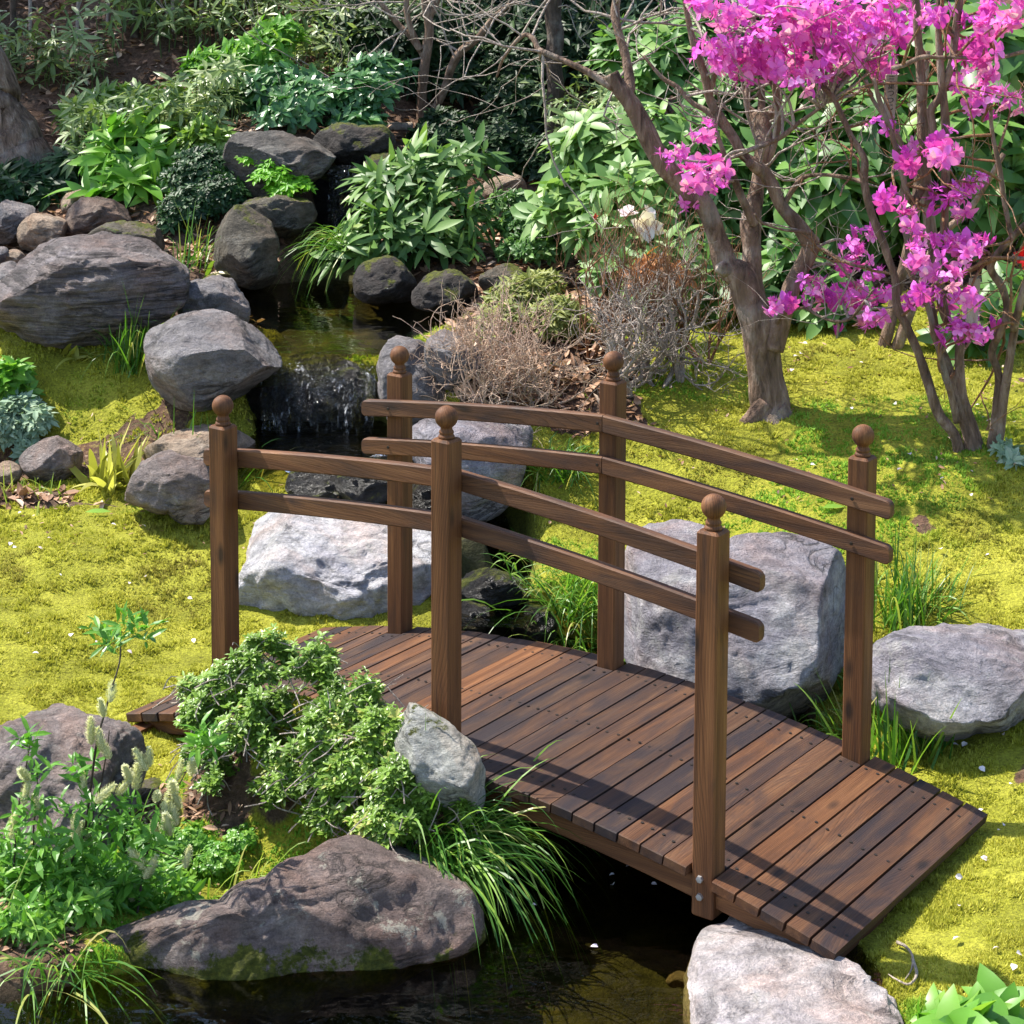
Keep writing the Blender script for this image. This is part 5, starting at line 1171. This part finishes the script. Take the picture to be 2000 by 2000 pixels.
# forked thin tree above the log
tb4 = onz(824, 236); YT = tb4[1]-9.1
T4 = empty('bare_tree', tb4, 'slender grey forked tree with bare limbs above the log', 'tree'); lb = []
def c2(*p): return [(*r2(x, y), r) for x, y, r in p]
for pts, y1 in ((c2((475, 680, 11), (482, 600, 10), (490, 400, 10), (510, 250, 10), (520, 120, 10), (512, 80, 9), (495, 0, 7), (480, -120, 6)), 9.1), (c2((515, 110, 7), (540, 60, 7), (565, 0, 6), (590, -120, 5)), 9.1),
                (c2((500, 340, 9), (470, 270, 7), (420, 200, 6), (350, 130, 6), (240, 0, 5), (150, -100, 4)), 9.2), (c2((530, 620, 10), (560, 570, 9), (600, 480, 8), (640, 370, 8), (690, 280, 8), (780, 210, 7), (850, 120, 6), (920, 50, 5), (1000, -20, 4)), 8.9),
                (c2((470, 270, 7), (430, 170, 6), (400, 90, 6), (395, 0, 6), (400, -80, 5)), 9.1)):
    lb.append(branch(pts, 9.1+YT, y1+YT, T4, tb4))
mbt = MB(); fine_twigs(mbt, lb, 34, .45, tb4, .2, .6); mbt.build('twigs', M['twig'], T4, True)
# tall evergreens whose trunks stand on the slope; their crowns shade it
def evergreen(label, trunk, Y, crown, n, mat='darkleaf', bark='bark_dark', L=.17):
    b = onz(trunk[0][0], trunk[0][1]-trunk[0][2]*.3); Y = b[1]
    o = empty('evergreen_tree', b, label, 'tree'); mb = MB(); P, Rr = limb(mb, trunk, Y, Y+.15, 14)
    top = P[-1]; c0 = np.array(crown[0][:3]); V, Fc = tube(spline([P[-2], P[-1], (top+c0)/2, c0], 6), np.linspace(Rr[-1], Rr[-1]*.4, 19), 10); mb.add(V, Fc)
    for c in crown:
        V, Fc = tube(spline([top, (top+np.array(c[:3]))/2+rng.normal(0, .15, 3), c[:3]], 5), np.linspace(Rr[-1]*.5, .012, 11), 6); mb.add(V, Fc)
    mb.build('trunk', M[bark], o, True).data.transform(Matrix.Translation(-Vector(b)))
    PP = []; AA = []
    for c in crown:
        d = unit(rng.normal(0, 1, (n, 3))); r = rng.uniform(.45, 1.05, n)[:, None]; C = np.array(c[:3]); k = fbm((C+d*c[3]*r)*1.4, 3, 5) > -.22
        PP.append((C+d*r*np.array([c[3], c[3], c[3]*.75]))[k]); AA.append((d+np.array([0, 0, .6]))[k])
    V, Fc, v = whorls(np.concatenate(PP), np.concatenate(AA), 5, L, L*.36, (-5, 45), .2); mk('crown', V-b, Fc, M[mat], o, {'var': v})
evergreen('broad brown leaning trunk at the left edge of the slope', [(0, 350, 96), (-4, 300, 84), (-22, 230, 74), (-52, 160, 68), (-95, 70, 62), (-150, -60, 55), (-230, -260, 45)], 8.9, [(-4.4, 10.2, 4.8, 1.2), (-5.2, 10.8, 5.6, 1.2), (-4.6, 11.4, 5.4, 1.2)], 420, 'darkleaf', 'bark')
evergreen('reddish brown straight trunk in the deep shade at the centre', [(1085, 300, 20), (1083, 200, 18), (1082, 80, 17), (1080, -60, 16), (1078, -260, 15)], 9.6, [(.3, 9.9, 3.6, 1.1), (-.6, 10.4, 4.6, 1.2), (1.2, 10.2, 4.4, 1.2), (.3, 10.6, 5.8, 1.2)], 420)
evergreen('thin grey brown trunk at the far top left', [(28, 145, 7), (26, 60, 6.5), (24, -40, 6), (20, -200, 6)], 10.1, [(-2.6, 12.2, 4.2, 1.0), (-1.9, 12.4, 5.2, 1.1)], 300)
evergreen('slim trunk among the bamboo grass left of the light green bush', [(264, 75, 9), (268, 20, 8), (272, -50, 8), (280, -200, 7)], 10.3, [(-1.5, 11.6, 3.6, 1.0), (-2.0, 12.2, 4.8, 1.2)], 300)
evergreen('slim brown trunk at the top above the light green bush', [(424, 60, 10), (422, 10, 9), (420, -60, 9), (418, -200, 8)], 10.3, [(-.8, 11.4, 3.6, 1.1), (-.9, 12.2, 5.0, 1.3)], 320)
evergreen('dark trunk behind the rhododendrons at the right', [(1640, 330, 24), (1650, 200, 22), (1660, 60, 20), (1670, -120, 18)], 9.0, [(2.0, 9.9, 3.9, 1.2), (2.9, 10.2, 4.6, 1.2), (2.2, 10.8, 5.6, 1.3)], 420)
thin = [(210, 45, 3), (455, 30, -3), (730, 40, 5), (60, 60, -3), (390, 95, 5), (495, 55, -8), (560, 70, 6), (640, 60, -4), (690, 90, 8), (600, 40, 3), (340, 60, -6), (150, 80, 4)]
for (x, y, dx), lab in zip(thin, ('left of the slim trunk in the bamboo grass', 'just right of the slim brown trunk', 'leaning behind the forked tree', 'right of the thin trunk at the far left', 'left of the light green bush', 'left of the pale bamboo stalk', 'above the light green bush crown', 'above the glossy camellia', 'beside the forked tree', 'with a sideways kink at the top', 'between the two slim trunks', 'in the brown litter near the left')):
    b = onz(x, y); o = empty('sapling', b, 'thin bare sapling '+lab, 'sapling', 'saplings on the slope'); mb = MB()
    P, Rr = limb(mb, [(x, y+6, 4), (x+dx*.5, y-60, 3.5), (x+dx, y-150, 3.2), (x+dx*2.4, y-330, 2.4)], b[1], b[1]+.1, 6); mb.build('trunk', M['twig'], o, True).data.transform(Matrix.Translation(-Vector(b)))
    m2 = MB(); fine_twigs(m2, [(P, Rr)], 5, .4, b, .3, .6); m2.build('twigs', M['twig'], o)

# ------------------------------------------------------------------ catkin willow in the foreground
def willow():
    def f(x, y): return (.3623*x, 1300+.3623*y)
    b = at(110, 1900, 3.62); b = np.array([b[0], b[1], grd(b[0], b[1])])
    o = empty('pussy_willow', b, 'pussy willow with dark stems and fuzzy cream catkins at the lower left', 'shrub'); st = []; mb = MB()
    for pts in ([(300, 1500, 3.4), (340, 1150, 3.2), (395, 1040, 3), (455, 900, 2.8), (485, 700, 2.6), (520, 430, 2.4), (560, 270, 2.2), (600, 130, 2), (645, -20, 1.8), (650, -140, 1.4), (655, -185, 1.2)],
                [(720, 1500, 3), (745, 1300, 2.8), (770, 1130, 2.6), (810, 930, 2.4), (850, 790, 2.2), (920, 690, 1.8), (965, 640, 1.6), (1010, 560, 1.2)],
                [(40, 1500, 2.4), (70, 1150, 2.2), (95, 800, 2), (130, 600, 1.8), (160, 430, 1.4), (170, 360, 1)],
                [(180, 1500, 2.4), (190, 1150, 2), (180, 900, 1.8), (200, 700, 1.5), (200, 560, 1.2)],
                [(470, 900, 1.8), (530, 700, 1.6), (570, 500, 1.4), (590, 350, 1.2)], [(500, 1500, 2), (530, 1330, 1.8), (600, 1230, 1.5)],
                [(100, 1900, 2.4), (200, 1700, 2.2), (260, 1720, 2), (300, 1600, 1.5)], [(500, 860, 1.4), (600, 720, 1.2), (690, 640, 1), (770, 520, .8)]):
        st.append(limb(mb, [(*f(x, y), r) for x, y, r in pts], 3.66, 3.7, 6))
    LP = np.concatenate([p for p, r in st]); lf = []; la = []
    mesh = []
    for i in range(4):
        n = 260; t_ = rng.random(n); a = rng.random(n)*6.28; L = .030
        r0 = .0042*np.sin(np.clip(t_*1.05+.05, 0, 1)*math.pi)**.6
        P = np.stack([r0*np.cos(a), r0*np.sin(a), (t_-.5)*L], 1); D = np.stack([np.cos(a), np.sin(a), .75+0*a], 1)
        V, Fc, v = leaves(P, D, np.stack([0*a, 0*a, 1+0*a], 1), .0052, .0011, 0)
        sv, sf = ico(3); V2 = sv*np.array([.0042, .0042, L*.5]); z_ = V2[:, 2].copy()
        q = mk('catkin', np.vstack([V, V2]), [np.vstack([Fc[0], sf+len(V)])], M['catkin'], None, {'var': np.concatenate([np.clip(v*.5+.5, 0, 1), np.full(len(V2), .25)])}); mesh.append(q.data); bpy.data.objects.remove(q)
    for x, y in [(550, 230), (600, 140), (490, 355), (540, 400), (565, 450), (760, 510), (805, 495), (690, 585), (735, 600), (660, 660), (1035, 550), (968, 565), (930, 665), (845, 705), (890, 765), (955, 735), (935, 795), (905, 860), (130, 585), (140, 685), (200, 755), (70, 865), (450, 625), (565, 690), (410, 875), (470, 915),
                 (390, 990), (160, 1005), (742, 1045), (1010, 1035), (808, 1090), (260, 1235), (420, 1305), (540, 1275), (500, 1390), (718, 1230), (180, 1650), (62, 1640), (262, 1775), (840, 890)]:
        c = at(*f(x, y), 3.67+rng.normal(0, .02)); j = np.argmin(np.linalg.norm(LP-c, axis=1)); e = LP[min(len(LP)-1, j)]
        sc_ = 1.45; q = bpy.data.objects.new('catkin', mesh[rng.integers(0, 4)]); COL.objects.link(q); q.parent = o; q.location = c-b
        dx = np.sign(c[0]-e[0])*.35; q.rotation_euler = (rng.normal(-.1, .25), dx+rng.normal(0, .25), rng.random()*6.28); s = sc_*rng.uniform(.75, 1.15); q.scale = (s, s, s)
        V, Fc = tube(spline([e, (e+c)/2-[0, 0, .004], c-[0, 0, .012]], 3), np.linspace(.0012, .0008, 7), 4, False); mb.add(V, Fc)
    mb.build('stem', M['bark_dark'], o, True).data.transform(Matrix.Translation(-Vector(b)))
    for x, y, n in [(170, 420, 5), (200, 580, 4), (450, 560, 5), (470, 740, 5), (210, 960, 5), (110, 1130, 6), (60, 1000, 5), (200, 1240, 7), (480, 1170, 7), (540, 1330, 7), (740, 1130, 6), (830, 1110, 5), (880, 1390, 4), (330, 1680, 5), (690, 1270, 5), (800, 1450, 5), (20, 1330, 5), (160, 1330, 6), (1080, 420, 6), (1120, 450, 4), (390, 1270, 5), (300, 1130, 5), (640, 1180, 5),
                    *[(rng.uniform(0, 860), rng.uniform(760, 1560), 3) for _ in range(70)], (610, -130, 5), (590, -190, 4), (730, -170, 6), (760, -220, 5), (660, -200, 5), (540, -140, 3)]:
        c = at(*f(x, y), 3.68+rng.normal(0, .02)); m_ = n*2 if y > 0 else n
        lf.append(c+rng.normal(0, .014, (m_, 3))); la.append(np.stack([rng.normal(0, .6, m_), rng.normal(-.3, .4, m_), np.ones(m_)], 1))
    P = np.concatenate(lf); V, Fc, v = whorls(P, np.concatenate(la), 3, .036, .010, (5, 55), .25); mk('foliage', V-b, Fc, M['fresh'], o, {'var': v*.75})
willow()

# ------------------------------------------------------------------ small things
o = None
b = onz(735, 254)+np.array([0, -.02, .01]); P, q = at(665, 254, b[1]-.03), at(805, 248, b[1]+.05)
mb = MB(); V, Fc = tube(spline([P, (P+q)/2+[0, 0, .006], q], 10), .021*(1+.06*np.sin(np.arange(21)*1.7)), 12); mb.add(V-b, Fc)
lo = mb.build('log', M['log'], None, True); lo.location = b; tag(lo, 'pale weathered log lying along the slope above the cap stone', 'log')
def plaque(label, px0, py0, px1, py1, Y, text=None):
    c = at((px0+px1)/2, (py0+py1)/2, Y); s = Y/F; w, h = (px1-px0)*s/2, (py1-py0)*s/2; th = .004
    o = empty('nameplate', c, label, 'plant label'); o.rotation_euler = (0, .04, .15)
    mb = MB(); bv = .002
    X = [(-w+bv, -h), (w-bv, -h), (w, -h+bv), (w, h-bv), (w-bv, h), (-w+bv, h), (-w, h-bv), (-w, -h+bv)]
    V = np.array([(x, y_, z) for y_ in (-th, th) for x, z in X]); k = np.arange(8); k2 = (k+1) % 8
    fr = np.array([[0, 1, 2, 3], [0, 3, 4, 7], [4, 5, 6, 7]])
    mb.add(V, [np.stack([k, k+8, k2+8, k2], 1), fr, fr[:, ::-1]+8]); mb.build('board', M['log'] if text else M['twig'], o)
    V, Fc = tube([(0, 0, h-.004), (0, .002, h+.05)], .0012, 5); mb = MB(); mb.add(V, Fc); mb.build('wire', M['bark_dark'], o)
    if text:
        cu = bpy.data.curves.new('lettering', 'FONT'); cu.body = '\n'.join(text); cu.size = h*2/len(text)*.86; cu.align_x = 'CENTER'; cu.space_line = .92; cu.extrude = .0006
        to = bpy.data.objects.new('lettering', cu); COL.objects.link(to); to.parent = o; to.location = (0, -th-.0009, h-cu.size*.95); to.rotation_euler = (math.pi/2, 0, 0)
        mt, nt = newmat('black_ink'); bs = nt.nodes.new('ShaderNodeBsdfPrincipled'); bs.inputs['Base Color'].default_value = (.02, .018, .015, 1); ou = nt.nodes.new('ShaderNodeOutputMaterial'); nt.links.new(bs.outputs[0], ou.inputs[0]); cu.materials.append(mt)
        bpy.context.view_layer.update(); me = bpy.data.meshes.new_from_object(to.evaluated_get(bpy.context.evaluated_depsgraph_get()))
        t2 = bpy.data.objects.new('lettering', me); COL.objects.link(t2); t2.parent = o; t2.location = to.location; t2.rotation_euler = to.rotation_euler; bpy.data.objects.remove(to); t2.name = 'lettering'
plaque('narrow pale bamboo nameplate with black vertical Japanese writing hanging in the azalea', 1727, 145, 1750, 232, 5.75, '三葉つつじ')
plaque('blank grey wooden tag hanging low in the right azalea stems', 1890, 542, 1912, 632, 5.5)
def petal_mesh():
    out = []
    for i in range(3):
        V, Fc, v = leaves(np.array([[0, 0, .0]]), np.array([[1, 0, .15]]), np.array([[0, 0, 1.]]), .019, .016, .25, np.array([.3+.3*i]), .4)
        q = mk('petal', V, Fc, M['petal'], None, {'var': v}, True); out.append(q.data); bpy.data.objects.remove(q)
    return out
PM = petal_mesh()
def petal(px, py, label, group, z=None, s=1.0):
    c = atz(px, py, z) if z is not None else onz(px, py)
    o = bpy.data.objects.new('petal', PM[rng.integers(0, 3)]); COL.objects.link(o); o.location = c+np.array([0, 0, .004 if z is not None else .011])
    o.rotation_euler = (rng.normal(0, .3), rng.normal(0, .3), rng.random()*6.28); k = .72*s*rng.uniform(.6, 1.25); o.scale = (k, k, k); tag(o, label, 'petal', group)
def r4(x, y): return (.3623*x, 650+.3623*y)
for x, y in [(115, 985), (330, 930), (760, 920), (710, 885), (205, 1175), (70, 1180), (255, 1125), (785, 1065), (700, 1365), (790, 1335), (1010, 1450), (380, 1660), (430, 1620), (155, 1640), (515, 1690), (1040, 1670), (175, 1750), (595, 1670), (685, 1735), (320, 1320), (960, 1030), (60, 1150), (600, 1050)]:
    petal(*r4(x, y), 'white fallen petal lying on the left moss bank', 'petals on the left moss')
for x, y in [(1625, 1460), (1545, 1470+0), (1340, 1488)]: petal(1300+.3623*(x if x > 1300 else x), 1300+.3623*(y-1020), 'white fallen petal lying on the right front moss', 'petals on the right front moss')
for x, y in [(1865, 660), (1790, 915), (1820, 890), (1697, 1060), (1800, 1550), (1890, 1580), (1560, 1165), (1580, 1320), (1710, 800), (1880, 1640), (1590, 1495), (1690, 570), (1825, 400)]:
    petal(1300+.3623*x, 1300+.3623*y, 'white fallen petal lying on the right front moss', 'petals on the right front moss')
for x, y in [(735, 75), (735, 130), (690, 145), (685, 213), (1065, 180), (1670, 410), (1710, 475), (1690, 450), (1880, 500), (1310, 670), (1235, 395), (1745, 1215), (1480, 1185), (1870, 735), (1780, 640), (780, 730), (1000, 420), (1500, 800), (1650, 900), (1250, 760)]:
    petal(*r6(x, y), 'white fallen petal lying on the moss between the azaleas', 'petals on the far moss', None, 1.15)
for x, y in [(1144, 1110), (863, 1107), (1715, 1187), (1513, 1192), (1582, 1090), (1430, 1528), (1518, 1135), (1070, 1300)]:
    petal(650+.3623*x, 1300+.3623*y, 'pale fallen petal floating on the dark pond', 'petals on the pond', ZW+.001, .9)
for x, y in [(370, 1618), (347, 1692), (445, 1490)]: petal(x, y, 'pale petal caught on the front mound', 'petals on the mound', None, .9)
# fallen green leaves on the moss and the pale root
def fleaf(px, py, az, L, label):
    c = onz(px, py)+np.array([0, 0, .012]); V, Fc, v = leaves(np.zeros((1, 3)), np.array([[math.cos(az), math.sin(az), .05]]), np.array([[0, -.3, 1.]]), L, L*.33, .1, np.array([.85]))
    o = mk('fallen_leaf', V, Fc, M['fresh'], None, {'var': v}, True); o.location = c; tag(o, label, 'leaf')
fleaf(166, 1008, .2, .075, 'pale green fallen leaf on the left moss near the brown rock'); fleaf(1590, 848, 1.6, .06, 'green fallen leaf standing on the moss right of the big trunk')
fleaf(1505, 950, .1, .06, 'pale green leaf lying on the moss above the lower far rail'); fleaf(1605, 1000, .3, .07, 'pale green leaf lying on the moss near the right far post'); fleaf(690, 738, .1, .05, 'small green leaf lying on the lip of the waterfall')
mb = MB(); b = onz(1775, 1870)
for pts in ([(1752, 1852), (1770, 1862), (1782, 1880), (1780, 1905), (1768, 1925)], [(1782, 1885), (1790, 1915), (1775, 1935), (1750, 1925), (1735, 1915)]):
    S = spline([onz(x, y)+np.array([0, 0, .012]) for x, y in pts], 5); V, Fc = tube(S, np.linspace(.0034, .0012, len(S)), 6); mb.add(V-b, Fc)
ro = mb.build('root', M['log'], None, True); ro.location = b; tag(ro, 'pale gnarled root lying on the moss beside the pinkish rock', 'root')
# falling water: thin sheets that bulge over the rock behind them
def fall(name, x0, x1, y0, y1, Y, back):
    nx_, ny_ = 60, 24; px = np.linspace(x0, x1, nx_); V = []
    for j in range(ny_):
        t_ = j/(ny_-1); yy = y0+(y1-y0)*t_
        for i, x in enumerate(px):
            e = 4*(i/(nx_-1))*(1-i/(nx_-1)); w_ = 1-.10*t_*abs(i/(nx_-1)-.5)
            V.append(at((x0+x1)/2+(x-(x0+x1)/2)*w_, yy+(1-e)*6*(1-t_), Y+back*(1-t_)**2.2))
    V = np.array(V); V[:, 1] += .022*fbm(V*np.array([24, 10, 6]), 3, 31); ii = np.arange(nx_-1)[None]+(np.arange(ny_-1)*nx_)[:, None]
    tag(mk(name, V, [np.stack([ii, ii+nx_, ii+nx_+1, ii+1], -1).reshape(-1, 4)], M['fallsheet'], smooth=True), kind='structure')
fall('waterfall', 505, 735, 706, 848, 6.14, .20)
fall('cascade_water', 640, 700, 322, 555, 7.80, .12)
fall('lower_fall_water', 895, 1005, 1188, 1248, 5.22, .10)
